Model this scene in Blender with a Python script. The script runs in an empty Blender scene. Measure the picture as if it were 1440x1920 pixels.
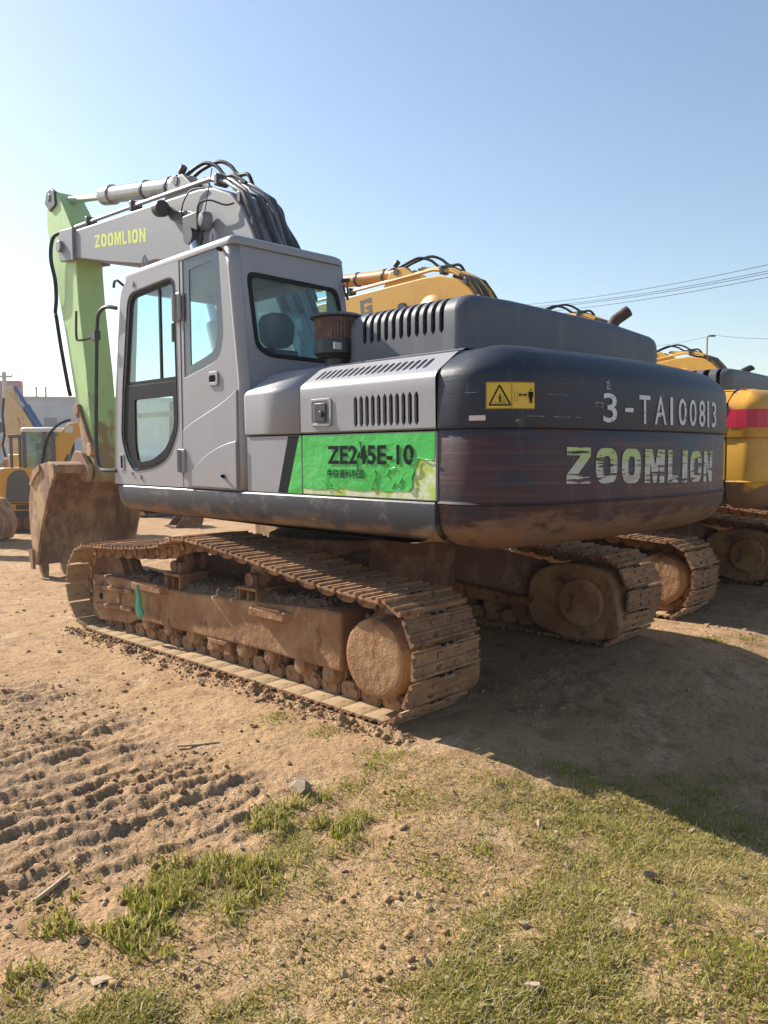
import bpy, bmesh, math, random
import numpy as np
from mathutils import Vector, Matrix
from mathutils.geometry import tessellate_polygon
random.seed(7); rng = np.random.default_rng(11)
S = bpy.context.scene; COL = S.collection; R = math.radians
# ---------------------------------------------------------------- camera, sky, sun, exposure
CAM = Vector((-4.7434, -4.7509, 1.5559))
YAW, PITCH, ROLL = R(-46.53), R(-4.2266), R(-0.2352)
cd = bpy.data.cameras.new('camera'); cam = bpy.data.objects.new('camera', cd); COL.objects.link(cam)
cd.sensor_fit = 'VERTICAL'; cd.sensor_height = 36; cd.lens = 36 * 1474.43 / 1920; cd.clip_start = .05; cd.clip_end = 4000
cam.matrix_world = Matrix.Translation(CAM) @ Matrix.Rotation(YAW, 4, 'Z') @ Matrix.Rotation(math.pi / 2 + PITCH, 4, 'X') @ Matrix.Rotation(ROLL, 4, 'Z')
S.camera = cam
SUN_EL, SUN_AZ = R(35), R(-9)          # azimuth from +Y towards +X
sunv = Vector((math.sin(SUN_AZ) * math.cos(SUN_EL), math.cos(SUN_AZ) * math.cos(SUN_EL), math.sin(SUN_EL)))
ld = bpy.data.lights.new('sun', 'SUN'); ld.energy = 5.0; ld.angle = R(.55); ld.color = (1, .925, .81)
sun = bpy.data.objects.new('sun', ld); COL.objects.link(sun); sun.rotation_euler = sunv.to_track_quat('Z', 'Y').to_euler(); sun.location = (0, 8, 12)
W = bpy.data.worlds.new('World'); S.world = W; W.use_nodes = True
nt = W.node_tree; bg = nt.nodes['Background']; sky = nt.nodes.new('ShaderNodeTexSky'); sky.sky_type = 'NISHITA'; sky.sun_disc = False
sky.sun_elevation = SUN_EL; sky.sun_rotation = SUN_AZ; sky.air_density = 1.15; sky.dust_density = .5; sky.ozone_density = .7; sky.altitude = 50
nt.links.new(sky.outputs[0], bg.inputs[0]); bg.inputs[1].default_value = .084
S.view_settings.view_transform = 'Standard'; S.view_settings.look = 'None'; S.view_settings.gamma = 1; S.view_settings.exposure = 1.03
S.view_settings.use_curve_mapping = False
S.cycles.use_denoising = True; S.cycles.max_bounces = 7; S.cycles.diffuse_bounces = 2; S.cycles.glossy_bounces = 3; S.cycles.transparent_max_bounces = 14; S.cycles.volume_bounces = 0
# ---------------------------------------------------------------- helpers
def vnoise(x, y, seed=0):
    xi = np.floor(x).astype(np.int64); yi = np.floor(y).astype(np.int64); fx = x - xi; fy = y - yi
    fx = fx * fx * (3 - 2 * fx); fy = fy * fy * (3 - 2 * fy)
    def h(a, b):
        n = (a * 374761393 + b * 668265263 + seed * 974711) & 0xffffffff
        n = ((n ^ (n >> 13)) * 1274126177) & 0xffffffff
        return ((n ^ (n >> 16)) & 0xffff) / 65535.0
    return (h(xi, yi) * (1 - fx) + h(xi + 1, yi) * fx) * (1 - fy) + (h(xi, yi + 1) * (1 - fx) + h(xi + 1, yi + 1) * fx) * fy
def fbm(x, y, sc, octv=4, seed=0, gain=.5):
    s = 0; a = 1; t = 0
    for i in range(octv):
        s = s + a * vnoise(x * sc + 17.3 * i, y * sc - 9.1 * i, seed + i); t += a; a *= gain; sc *= 2.03
    return s / t
def sst(a, b, x):
    t = np.clip((x - a) / (b - a), 0, 1); return t * t * (3 - 2 * t)

class MB:
    def __init__(s): s.v = []; s.f = []
    def add(s, vs, fs):
        o = len(s.v); s.v += [tuple(p) for p in vs]; s.f += [tuple(i + o for i in f) for f in fs]; return s
    def box(s, x0, x1, y0, y1, z0, z1):
        return s.add([(x, y, z) for z in (z0, z1) for y in (y0, y1) for x in (x0, x1)],
                     [(0, 2, 3, 1), (4, 5, 7, 6), (0, 1, 5, 4), (2, 6, 7, 3), (0, 4, 6, 2), (1, 3, 7, 5)])
    def obox(s, c, size, rot):
        c = Vector(c); q = MB().box(-size[0] / 2, size[0] / 2, -size[1] / 2, size[1] / 2, -size[2] / 2, size[2] / 2)
        return s.add([c + rot @ Vector(p) for p in q.v], q.f)
    def bar(s, p0, p1, w, h):                       # box from p0 to p1, w sideways, h upward
        p0 = Vector(p0); p1 = Vector(p1); d = (p1 - p0); L = d.length; d.normalize()
        sd = d.cross(Vector((0, 0, 1)))
        if sd.length < 1e-4: sd = Vector((1, 0, 0))
        sd.normalize(); up = sd.cross(d)
        m = Matrix((sd, d, up)).transposed()
        return s.obox((p0 + p1) / 2, (w, L, h), m)
    def prism(s, poly, x0, x1):                     # polygon in (y,z) extruded along x
        n = len(poly)
        return s.add([(x0, y, z) for y, z in poly] + [(x1, y, z) for y, z in poly],
                     [tuple(range(n))[::-1], tuple(range(n, 2 * n))] + [(i, (i + 1) % n, n + (i + 1) % n, n + i) for i in range(n)])
    def prismz(s, poly, z0, z1):
        n = len(poly)
        return s.add([(x, y, z0) for x, y in poly] + [(x, y, z1) for x, y in poly],
                     [tuple(range(n))[::-1], tuple(range(n, 2 * n))] + [(i, (i + 1) % n, n + (i + 1) % n, n + i) for i in range(n)])
    def loft(s, rings, closed=True, cap0=True, cap1=True):
        n = len(rings[0]); vs = [p for r in rings for p in r]; fs = []
        for k in range(len(rings) - 1):
            for i in range(n if closed else n - 1):
                j = (i + 1) % n; fs.append((k * n + i, k * n + j, (k + 1) * n + j, (k + 1) * n + i))
        if cap0: fs.append(tuple(range(n))[::-1])
        if cap1: fs.append(tuple(range((len(rings) - 1) * n, len(rings) * n)))
        return s.add(vs, fs)
    def tube(s, pts, r, n=8, caps=True):
        pts = [Vector(p) for p in pts]; rs = r if isinstance(r, (list, tuple)) else [r] * len(pts)
        rings = []; prev = None
        for i, p in enumerate(pts):
            d = (pts[min(i + 1, len(pts) - 1)] - pts[max(i - 1, 0)]).normalized()
            if prev is None:
                a = Vector((0, 0, 1)) if abs(d.z) < .9 else Vector((1, 0, 0)); u = d.cross(a).normalized()
            else: u = (prev - d * prev.dot(d)).normalized()
            prev = u; w = d.cross(u)
            rings.append([p + (u * math.cos(2 * math.pi * k / n) + w * math.sin(2 * math.pi * k / n)) * rs[i] for k in range(n)])
        return s.loft(rings, True, caps, caps)
    def cyl(s, p0, p1, r, n=16, r1=None): return s.tube([p0, p1], [r, r if r1 is None else r1], n)
    def lathe(s, prof, c, axis='x', n=24):          # prof: list of (along, radius)
        rings = []
        for a, r in prof:
            ring = []
            for k in range(n):
                t = 2 * math.pi * k / n; p = (a, r * math.cos(t), r * math.sin(t))
                if axis == 'z': p = (p[1], p[2], p[0])
                if axis == 'y': p = (p[2], p[0], p[1])
                ring.append((c[0] + p[0], c[1] + p[1], c[2] + p[2]))
            rings.append(ring)
        return s.loft(rings)
    def panel(s, outer, holes, fm, th):             # 2D loops -> plate with holes; fm(u,v,w)->xyz
        loops = [list(outer)] + [list(h) for h in holes]
        flat = [p for l in loops for p in l]; n = len(flat)
        tri = tessellate_polygon([[Vector((p[0], p[1], 0)) for p in l] for l in loops])
        vs = [fm(u, v, 0) for u, v in flat] + [fm(u, v, -th) for u, v in flat]
        fs = [tuple(t) for t in tri] + [tuple(i + n for i in t)[::-1] for t in tri]; o = 0
        for l in loops:
            m = len(l)
            for i in range(m): fs.append((o + i, o + (i + 1) % m, n + o + (i + 1) % m, n + o + i))
            o += m
        return s.add(vs, fs)
    def build(s, name, mat, parent=None, bevel=0, seg=2, smooth=35, rot=None, solid=0, recalc=True, sub=0, kind=None):
        me = bpy.data.meshes.new(name); me.from_pydata(s.v, [], s.f)
        if recalc:
            bm = bmesh.new(); bm.from_mesh(me); bmesh.ops.recalc_face_normals(bm, faces=bm.faces); bm.to_mesh(me); bm.free()
        if smooth: me.shade_smooth(); me.set_sharp_from_angle(angle=R(smooth))
        o = place(name, me, mat, parent)
        if solid:
            m = o.modifiers.new('solid', 'SOLIDIFY'); m.thickness = solid; m.offset = -1
        if bevel:
            m = o.modifiers.new('bevel', 'BEVEL'); m.width = bevel; m.segments = seg; m.limit_method = 'ANGLE'; m.angle_limit = R(32); m.harden_normals = False
        if rot is not None: o.rotation_euler[2] = rot
        if kind: o['kind'] = kind
        return o
def place(name, me, mat, parent=None):
    o = bpy.data.objects.new(name, me); COL.objects.link(o)
    if mat is not None and not me.materials: me.materials.append(MAT[mat] if isinstance(mat, str) else mat)
    if parent is not None: o.parent = parent
    return o
def empty(name, loc=(0, 0, 0), rz=0, label=None, cat=None, group=None):
    o = bpy.data.objects.new(name, None); COL.objects.link(o); o.location = loc; o.rotation_euler[2] = rz; o.empty_display_size = .2
    return tag(o, label, cat, group)
def tag(o, label=None, cat=None, group=None, kind=None):
    for k, v in (('label', label), ('category', cat), ('group', group), ('kind', kind)):
        if v: o[k] = v
    return o
def copy_tree(o, parent=None):
    c = o.copy(); COL.objects.link(c); c.parent = parent
    for ch in list(o.children): copy_tree(ch, c)
    return c
def rrect(u0, u1, v0, v1, r, n=5):
    out = []
    for cx, cy, a in ((u1 - r, v1 - r, 0), (u0 + r, v1 - r, 90), (u0 + r, v0 + r, 180), (u1 - r, v0 + r, 270)):
        for k in range(n + 1): t = R(a + 90 * k / n); out.append((cx + r * math.cos(t), cy + r * math.sin(t)))
    return out
def rpoly(pts, r, n=4):                              # polygon with rounded corners
    out = []; m = len(pts)
    for i in range(m):
        p = Vector(pts[i]); a = Vector(pts[i - 1]) - p; b = Vector(pts[(i + 1) % m]) - p
        ri = r[i] if isinstance(r, (list, tuple)) else r
        ri = min(ri, a.length * .45, b.length * .45)
        if ri < 1e-4: out.append(tuple(p)); continue
        A = p + a.normalized() * ri; B = p + b.normalized() * ri
        for k in range(n + 1):
            t = k / n; q = A * (1 - t) ** 2 + p * 2 * t * (1 - t) + B * t * t; out.append((q.x, q.y))
    return out
def inset(poly, d):                                  # shrink a (roughly convex) loop towards its centre
    cx = (min(p[0] for p in poly) + max(p[0] for p in poly)) / 2; cy = (min(p[1] for p in poly) + max(p[1] for p in poly)) / 2
    hx = max(p[0] for p in poly) - cx; hy = max(p[1] for p in poly) - cy
    return [(cx + (p[0] - cx) * (hx - d) / hx, cy + (p[1] - cy) * (hy - d) / hy) for p in poly]
def catmull(pts, n=6, closed=False):
    P = [Vector(p) for p in pts]; out = []; m = len(P)
    for i in range(m if closed else m - 1):
        g = (lambda k: P[k % m]) if closed else (lambda k: P[max(0, min(m - 1, k))])
        a, b, c, d = g(i - 1), g(i), g(i + 1), g(i + 2)
        for k in range(n):
            t = k / n
            out.append(.5 * ((2 * b) + (c - a) * t + (2 * a - 5 * b + 4 * c - d) * t * t + (3 * b - a - 3 * c + d) * t ** 3))
    if not closed: out.append(P[-1])
    return out
# ---------------------------------------------------------------- materials
MAT = {}
def mk(name, base, rough=.6, metal=0, layers=(), bump=None, spec=.5, alpha=None, coat=0, vary=None):
    m = bpy.data.materials.new(name); m.use_nodes = True; MAT[name] = m
    t = m.node_tree; N = t.nodes; L = t.links; b = N['Principled BSDF']
    b.inputs['Roughness'].default_value = rough; b.inputs['Metallic'].default_value = metal; b.inputs['Specular IOR Level'].default_value = spec
    b.inputs['Base Color'].default_value = (*base, 1)
    if coat: b.inputs['Coat Weight'].default_value = coat; b.inputs['Coat Roughness'].default_value = .15
    tc = N.new('ShaderNodeTexCoord')
    def noise(sc, det=5, seed=0, dist=0):
        mp = N.new('ShaderNodeMapping'); mp.inputs['Scale'].default_value = sc if isinstance(sc, (tuple, list)) else (sc, sc, sc)
        mp.inputs['Location'].default_value = (seed * 3.7, seed * 1.9, seed * 5.1)
        n = N.new('ShaderNodeTexNoise'); n.inputs['Scale'].default_value = 1; n.inputs['Detail'].default_value = det; n.inputs['Roughness'].default_value = .62
        n.inputs['Distortion'].default_value = dist
        L.new(tc.outputs['Object'], mp.inputs[0]); L.new(mp.outputs[0], n.inputs[0]); return n.outputs[0]
    def mrange(src, a, bb, c=0, d=1):
        r = N.new('ShaderNodeMapRange'); r.inputs[1].default_value = a; r.inputs[2].default_value = bb; r.inputs[3].default_value = c; r.inputs[4].default_value = d
        r.interpolation_type = 'SMOOTHSTEP'; L.new(src, r.inputs[0]); return r.outputs[0]
    def mul(a, bb, op='MULTIPLY'):
        q = N.new('ShaderNodeMath'); q.operation = op
        for i, s_ in enumerate((a, bb)):
            if isinstance(s_, (int, float)): q.inputs[i].default_value = s_
            else: L.new(s_, q.inputs[i])
        return q.outputs[0]
    cur = None
    for i, l in enumerate(layers):
        n = noise(l.get('scale', 3), l.get('det', 5), i + 1 + l.get('seed', 0), l.get('dist', 0))
        if 'z' in l:
            sp = N.new('ShaderNodeSeparateXYZ'); L.new(tc.outputs['Object'], sp.inputs[0])
            z = mrange(sp.outputs[l.get('axis', 2)], l['z'][0], l['z'][1])
            n = mul(n, mul(z, l.get('zamt', .6)), 'ADD'); n = mul(n, l.get('zamt', .6) * .5, 'SUBTRACT')
        f = mrange(n, l['lo'], l['hi'], 0, l.get('amt', 1))
        mx = N.new('ShaderNodeMixRGB'); L.new(f, mx.inputs[0])
        if cur is None: mx.inputs[1].default_value = (*base, 1)
        else: L.new(cur, mx.inputs[1])
        mx.inputs[2].default_value = (*l['col'], 1); cur = mx.outputs[0]
        if 'rough' in l:
            rr = N.new('ShaderNodeMix'); rr.data_type = 'FLOAT'; L.new(f, rr.inputs[0])
            src = b.inputs['Roughness'].links[0].from_socket if b.inputs['Roughness'].links else None
            if src: L.new(src, rr.inputs[2])
            else: rr.inputs[2].default_value = rough
            rr.inputs[3].default_value = l['rough']; L.new(rr.outputs[0], b.inputs['Roughness'])
    if cur is not None and vary:                     # every copy of a piece a little lighter or darker
        oi = N.new('ShaderNodeObjectInfo'); hs = N.new('ShaderNodeHueSaturation'); v = N.new('ShaderNodeMapRange'); v.inputs[3].default_value = vary[0]; v.inputs[4].default_value = vary[1]
        L.new(oi.outputs['Random'], v.inputs[0]); L.new(v.outputs[0], hs.inputs['Value']); L.new(cur, hs.inputs['Color']); cur = hs.outputs[0]
    if cur is not None: L.new(cur, b.inputs['Base Color'])
    if bump:
        h = None
        for sc, amp, det in bump:
            n = mul(noise(sc, det, 9), amp); h = n if h is None else mul(h, n, 'ADD')
        bp = N.new('ShaderNodeBump'); bp.inputs['Strength'].default_value = 1; bp.inputs['Distance'].default_value = 1; L.new(h, bp.inputs['Height']); L.new(bp.outputs[0], b.inputs['Normal'])
    if alpha:                                        # flat print that is worn away in places
        n = noise(alpha[0], 6, 4); L.new(mrange(n, alpha[1], alpha[2]), b.inputs['Alpha'])
    return m
def glassy(name, tint, refl=.12, rough=.02):
    m = bpy.data.materials.new(name); m.use_nodes = True; MAT[name] = m; t = m.node_tree; N = t.nodes; L = t.links; N.clear()
    o = N.new('ShaderNodeOutputMaterial'); tr = N.new('ShaderNodeBsdfTransparent'); tr.inputs[0].default_value = (*tint, 1)
    gl = N.new('ShaderNodeBsdfGlossy'); gl.inputs['Roughness'].default_value = rough; gl.inputs[0].default_value = (.9, .95, 1, 1)
    lw = N.new('ShaderNodeLayerWeight'); fr = N.new('ShaderNodeMath'); fr.operation = 'POWER'; L.new(lw.outputs['Facing'], fr.inputs[0]); fr.inputs[1].default_value = 4.5; ad = N.new('ShaderNodeMath'); ad.operation = 'MULTIPLY_ADD'
    ad.inputs[1].default_value = .8; ad.inputs[2].default_value = .02; mx = N.new('ShaderNodeMixShader'); L.new(fr.outputs[0], ad.inputs[0]); L.new(ad.outputs[0], mx.inputs[0])
    # a film of dust that catches the light
    df = N.new('ShaderNodeBsdfDiffuse'); df.inputs[0].default_value = (.62, .66, .64, 1); m2 = N.new('ShaderNodeMixShader')
    tc = N.new('ShaderNodeTexCoord'); n = N.new('ShaderNodeTexNoise'); n.inputs['Scale'].default_value = 4; n.inputs['Detail'].default_value = 5; L.new(tc.outputs['Object'], n.inputs[0])
    mr = N.new('ShaderNodeMapRange'); mr.inputs[1].default_value = .35; mr.inputs[2].default_value = .75; mr.inputs[3].default_value = refl * .25; mr.inputs[4].default_value = refl * 1.2; L.new(n.outputs[0], mr.inputs[0])
    L.new(tr.outputs[0], mx.inputs[1]); L.new(gl.outputs[0], mx.inputs[2]); L.new(mr.outputs[0], m2.inputs[0]); L.new(mx.outputs[0], m2.inputs[1]); L.new(df.outputs[0], m2.inputs[2])
    L.new(m2.outputs[0], o.inputs[0])
DUST = (.34, .24, .15); MUD = (.27, .165, .095); RUST = (.16, .065, .03)
mk('grey_paint', (.262, .263, .288), .42, 0, [dict(col=(.225, .22, .245), scale=2.2, lo=.5, hi=.8, amt=.6), dict(col=DUST, scale=(5, 5, 3), lo=.62, hi=.9, amt=.5, z=(2.3, 1.2), zamt=.25, rough=.8), dict(col=(.42, .41, .43), scale=38, lo=.68, hi=.75, amt=.35), dict(col=(.36, .32, .29), scale=(16, 16, 1.1), lo=.56, hi=.74, amt=.35, rough=.75), dict(col=(.40, .36, .33), scale=(1.5, 1.5, 2.5), lo=.60, hi=.78, amt=.3, rough=.8)], [(60, .0006, 2), (1.5, .004, 2)])
mk('grey_boom', (.165, .18, .205), .5, 0, [dict(col=(.22, .22, .225), scale=2, lo=.5, hi=.75, amt=.6), dict(col=DUST, scale=9, lo=.6, hi=.85, amt=.4, rough=.8)], [(50, .0006, 2)])
mk('lime_paint', (.36, .55, .20), .45, 0, [dict(col=(.28, .45, .2), scale=3, lo=.45, hi=.7, amt=.7), dict(col=MUD, scale=(7, 7, 4), lo=.58, hi=.72, amt=.85, z=(3.2, 1.3), zamt=.45, rough=.9), dict(col=(.75, .72, .62), scale=60, lo=.68, hi=.74, amt=.6)], [(50, .0008, 2)])
mk('hood_paint', (.060, .072, .095), .52, 0, [dict(col=(.10, .112, .13), scale=(7, 7, .8), lo=.45, hi=.75, amt=.8), dict(col=(.20, .17, .15), scale=3, lo=.60, hi=.85, amt=.35, rough=.85), dict(col=(.10, .05, .06), scale=(1.2, 1.2, 5), lo=.56, hi=.7, amt=.5)], [(70, .0005, 2)])
mk('weight_paint', (.017, .023, .040), .47, 0, [
    dict(col=(.060, .020, .020), scale=(1.5, 1.5, 4.5), lo=.46, hi=.66, amt=.85, dist=1.3, z=(1.78, 1.55), zamt=.24),
    dict(col=(.13, .07, .055), scale=(1.1, 1.1, 34), lo=.60, hi=.70, amt=.45, seed=3, dist=.5, z=(1.75, 1.62), zamt=.14),
    dict(col=(.22, .125, .075), scale=(4, 4, 9), lo=.46, hi=.66, amt=.85, z=(1.36, 1.08), zamt=.42, rough=.9),
    dict(col=(.22, .23, .25), scale=(4, 4, 90), lo=.70, hi=.76, amt=.5, seed=2), dict(col=(.11, .09, .09), scale=(9, 9, 1.2), lo=.56, hi=.72, amt=.5, seed=7), dict(col=(.35, .36, .38), scale=(70, 70, 18), lo=.73, hi=.78, amt=.5, seed=5)], [(40, .0008, 3), ((2, 2, 40), .0015, 3)], spec=.35)
mk('skirt_paint', (.035, .042, .06), .45, 0, [dict(col=(.2, .19, .19), scale=(6, 6, 9), lo=.52, hi=.75, amt=.7), dict(col=(.26, .16, .09), scale=(4, 4, 7), lo=.44, hi=.74, amt=.95, z=(1.24, 1.07), zamt=.45, rough=.9)], [(50, .001, 3)])
mk('under_mud', (.28, .145, .075), .92, 0, [dict(col=(.40, .24, .125), scale=3.2, lo=.42, hi=.66), dict(col=(.11, .062, .045), scale=(8, 8, 5), lo=.55, hi=.68, amt=.85), dict(col=(.45, .33, .21), scale=22, lo=.60, hi=.72, amt=.7), dict(col=(.15, .13, .13), scale=(10, 10, 3), lo=.66, hi=.72, amt=.7)], [(12, .018, 6), (70, .005, 4)], spec=.25)
mk('shoe_steel', (.30, .165, .09), .82, .1, [dict(col=(.43, .265, .15), scale=7, lo=.40, hi=.66), dict(col=(.12, .06, .04), scale=13, lo=.52, hi=.68, amt=.9), dict(col=(.33, .30, .28), scale=(30, 12, 30), lo=.64, hi=.74, amt=.5, rough=.4)], [(25, .008, 5), (120, .002, 2)], spec=.3, vary=(.72, 1.2))
mk('dusty_steel', (.43, .30, .17), .9, 0, [dict(col=(.36, .235, .135), scale=9, lo=.45, hi=.66), dict(col=(.2, .12, .07), scale=20, lo=.6, hi=.72)], [(30, .006, 4)], spec=.2, vary=(.85, 1.1))
mk('rusty_steel', (.17, .085, .06), .85, .1, [dict(col=(.26, .16, .10), scale=5, lo=.45, hi=.65), dict(col=(.09, .05, .04), scale=12, lo=.58, hi=.72)], [(30, .003, 4)], spec=.3)
mk('bucket_steel', (.26, .15, .10), .85, .1, [dict(col=(.46, .31, .17), scale=(5, 5, 3), lo=.42, hi=.62), dict(col=(.10, .065, .06), scale=4, lo=.55, hi=.75, amt=.8), dict(col=(.42, .34, .12), scale=3, lo=.66, hi=.72, amt=.6)], [(25, .003, 4)], spec=.3)
mk('black_rubber', (.005, .006, .008), .6, spec=.14); mk('black_metal', (.02, .022, .026), .42, 0, [dict(col=(.13, .11, .09), scale=8, lo=.55, hi=.8, amt=.5)])
mk('dark_inside', (.006, .006, .007), .9, spec=.1); mk('tint_band', (.05, .06, .075), .15, spec=.6)  # dark_inside: the shade within slots and openings, put into the colour
mk('chrome', (.75, .76, .78), .12, 1); mk('cyl_grey', (.30, .31, .33), .3, .35, [dict(col=(.22, .19, .17), scale=6, lo=.5, hi=.8, amt=.6)])
mk('pipe_grey', (.17, .175, .19), .42, .3, [dict(col=(.3, .27, .23), scale=14, lo=.55, hi=.75, amt=.5)])
mk('mesh_rust', (.16, .10, .085), .8, .2, [dict(col=(.3, .2, .15), scale=20, lo=.5, hi=.7)], [(120, .004, 2)])
mk('seat_cloth', (.02, .021, .024), .8); mk('cab_lining', (.10, .11, .115), .7)
mk('green_vinyl', (.04, .42, .07), .3, 0, [dict(col=(.10, .50, .12), scale=3, lo=.5, hi=.8, amt=.5)], [((9, 5, 7), .01, 3), (2.5, .012, 2)], spec=.5)
mk('peel_film', (.55, .60, .42), .55, 0, [dict(col=(.35, .48, .08), scale=9, lo=.45, hi=.62), dict(col=(.20, .15, .08), scale=(40, 40, 18), lo=.63, hi=.7, amt=.8)], [(20, .002, 3)])
mk('ink', (.006, .009, .010), .6, spec=.1); mk('ink_worn', (.005, .010, .010), .6, spec=.08, alpha=((9, 9, 16), .30, .35))
mk('lime_print', (.50, .58, .06), .5, 0, [dict(col=(.36, .42, .07), scale=18, lo=.5, hi=.7)])
mk('white_worn', (.50, .51, .47), .6, 0, [dict(col=(.40, .52, .16), scale=(2, 2, 3), lo=.50, hi=.66, amt=.8, z=(1.45, 1.58), zamt=.5), dict(col=(.33, .24, .19), scale=(3, 3, 24), lo=.55, hi=.68, amt=.85)], alpha=((3.5, 3.5, 44), .425, .445))
mk('stencil_white', (.58, .60, .64), .6, alpha=((22, 22, 40), .36, .40)); mk('decal_yellow', (.62, .42, .03), .4, 0, [dict(col=(.5, .33, .05), scale=12, lo=.55, hi=.75)])
mk('sticker', (.62, .53, .54), .6, alpha=((22, 22, 30), .38, .42)); mk('scuff', (.24, .245, .26), .7, alpha=((14, 14, 60), .48, .54))
mk('rag_green', (.13, .50, .30), .85); mk('yellow_paint', (.62, .34, .045), .42, 0, [dict(col=(.52, .28, .06), scale=2.5, lo=.5, hi=.75), dict(col=(.33, .19, .08), scale=9, lo=.6, hi=.74, amt=.7, rough=.8)], [(40, .0008, 3)])
mk('yellow_weight', (.62, .33, .035), .42, 0, [dict(col=(.52, .22, .03), scale=2.0, lo=.42, hi=.66), dict(col=(.30, .17, .08), scale=(8, 8, 2), lo=.62, hi=.76, amt=.5), dict(col=(.20, .12, .07), scale=(4, 4, 5), lo=.45, hi=.62, amt=1, z=(1.45, 1.1), zamt=.6, rough=.9), dict(col=(.05, .04, .03), scale=(22, 22, 9), lo=.70, hi=.74)], [(40, .0008, 3)])
mk('orange_paint', (.56, .27, .06), .4, 0, [dict(col=(.42, .2, .05), scale=5, lo=.5, hi=.75)]); mk('red_print', (.55, .02, .05), .4)
mk('dark_grey_paint', (.09, .095, .11), .5, 0, [dict(col=(.17, .165, .17), scale=4, lo=.5, hi=.8, amt=.6)]); mk('blue_metal', (.03, .10, .28), .35, .3)
mk('white_paint', (.62, .62, .60), .5); mk('red_lens', (.45, .02, .015), .25); mk('lamp_lens', (.7, .72, .74), .1, .3)
glassy('cab_glass', (.885, .985, .978), .08); glassy('rear_glass', (.78, .93, .93), .08); glassy('far_glass', (.5, .7, .68), .3)
mk('exhaust_steel', (.07, .04, .035), .75, .2, [dict(col=(.14, .07, .05), scale=14, lo=.5, hi=.7)])
# ---------------------------------------------------------------- ground: one sheet, polar grid about the viewpoint, real relief
def seg_mask(poly, x, y):                              # soft inside test for a polygon (numpy)
    ins = np.zeros(x.shape, bool); n = len(poly); dmin = np.full(x.shape, 1e9)
    for i in range(n):
        x0, y0 = poly[i]; x1, y1 = poly[(i + 1) % n]
        c = ((y0 > y) != (y1 > y)) & (x < (x1 - x0) * (y - y0) / (y1 - y0 + 1e-12) + x0); ins ^= c
        dx, dy = x1 - x0, y1 - y0; t = np.clip(((x - x0) * dx + (y - y0) * dy) / (dx * dx + dy * dy), 0, 1)
        dmin = np.minimum(dmin, np.hypot(x - x0 - t * dx, y - y0 - t * dy))
    return np.where(ins, dmin, -dmin)
GRASS = [(-4.3, -2.62), (-3.80, -2.42), (-3.42, -2.36), (-3.07, -2.36), (-2.72, -2.22), (-2.45, -2.25), (-2.1, -2.12), (-1.6, -2.28), (-1.3, -2.58), (-.8, -3.0), (-.1, -3.4), (.9, -4.0), (1.5, -6), (-4.6, -6), (-4.6, -3.2)]
CHURN = [(-3.7, .9), (-2.5, .9), (-2.25, .2), (-2.38, -.98), (-2.36, -1.95), (-2.75, -2.3), (-3.1, -2.25), (-3.5, -2.15), (-4.1, -2.2), (-4.2, -.5)]
def grass_amt(x, y):
    d = seg_mask(GRASS, x, y) + (fbm(x, y, 2.3, 3, 5) - .5) * .5
    a = sst(-.06, .12, d)
    p = fbm(x, y, 1.7, 4, 8)
    return a * (.14 + .86 * sst(.42, .60, p))
def churn_amt(x, y): return sst(-.1, .35, seg_mask(CHURN, x, y) + (fbm(x, y, 2.1, 3, 33) - .5) * .5)
def height(x, y):
    x = np.asarray(x, float); y = np.asarray(y, float)
    dist = np.hypot(x - CAM.x, y - CAM.y); near = 1 - sst(14, 30, dist)
    h = (fbm(x, y, .35, 3, 1) - .5) * .10 + (fbm(x, y, 1.6, 3, 2) - .5) * .05
    fine = (fbm(x, y, 9, 4, 3) - .5) * .036 + (fbm(x, y, 36, 3, 4) - .5) * .020
    c = churn_amt(x, y)
    # shoe prints of a machine that drove by: bars across the driving direction, broken up
    yy = y + (fbm(x, y, 1.1, 3, 12) - .5) * .34 + .03 * (x + 3)
    bars = (np.abs(((yy / .135) % 1) - .5) * 2); bars = sst(.42, .68, bars)
    brk = .12 + .88 * sst(.40, .60, fbm(x * .35, y * 1.6, 2.6, 3, 14)); lane = sst(-3.85, -3.6, x) * (1 - sst(-2.62, -2.42, x))
    cl = fbm(x, y, 7, 5, 21, .6); clod = sst(.5, .72, cl)
    h = h + c * (lane * brk * bars * .021 * (.5 + fbm(x, y, 5, 3, 19)) + clod * .014 + (fbm(x, y, 16, 5, 22, .72) - .5) * .030 - .012)
    g = grass_amt(x, y); h = h + g * ((fbm(x, y, 6, 3, 31) - .45) * .05)
    h = h + fine * (.55 + .45 * c)
    # flat pads where tracks stand; crumbled rim beside the near one
    tr = np.minimum(np.abs(np.abs(x) - 1.27), np.abs(np.abs(x - 3.6) - 1.27))
    fl = (1 - sst(.34, .60, tr)) * (1 - sst(2.2, 2.6, np.abs(y)))
    rim = (1 - sst(.0, .13, np.abs(x + 1.66))) * (1 - sst(1.9, 2.2, np.abs(y)))
    h = h * (1 - fl) + rim * (fbm(x, y, 11, 4, 41) - .38) * .14 - fl * .004
    h = h - .20 * sst(2.2, 3.6, -y) * sst(-2.6, -.9, x) * (1 - sst(2.5, 4, x))
    h = h - .05 * sst(3.2, 5, y) * (1 - sst(9, 14, y))
    return h * near + (1 - near) * (fbm(x, y, .05, 3, 6) - .5) * .25
def gz(x, y): return float(height(np.array([x]), np.array([y]))[0])
fwd = math.atan2(math.cos(-YAW), math.sin(-YAW))      # heading as an angle in the plane
rad = [.35]
while rad[-1] < 1.7: rad.append(rad[-1] * 1.08)
while rad[-1] < 26: rad.append(rad[-1] * 1.0044)
while rad[-1] < 3000: rad.append(rad[-1] * 1.07)
rad = np.array(rad)
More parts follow.
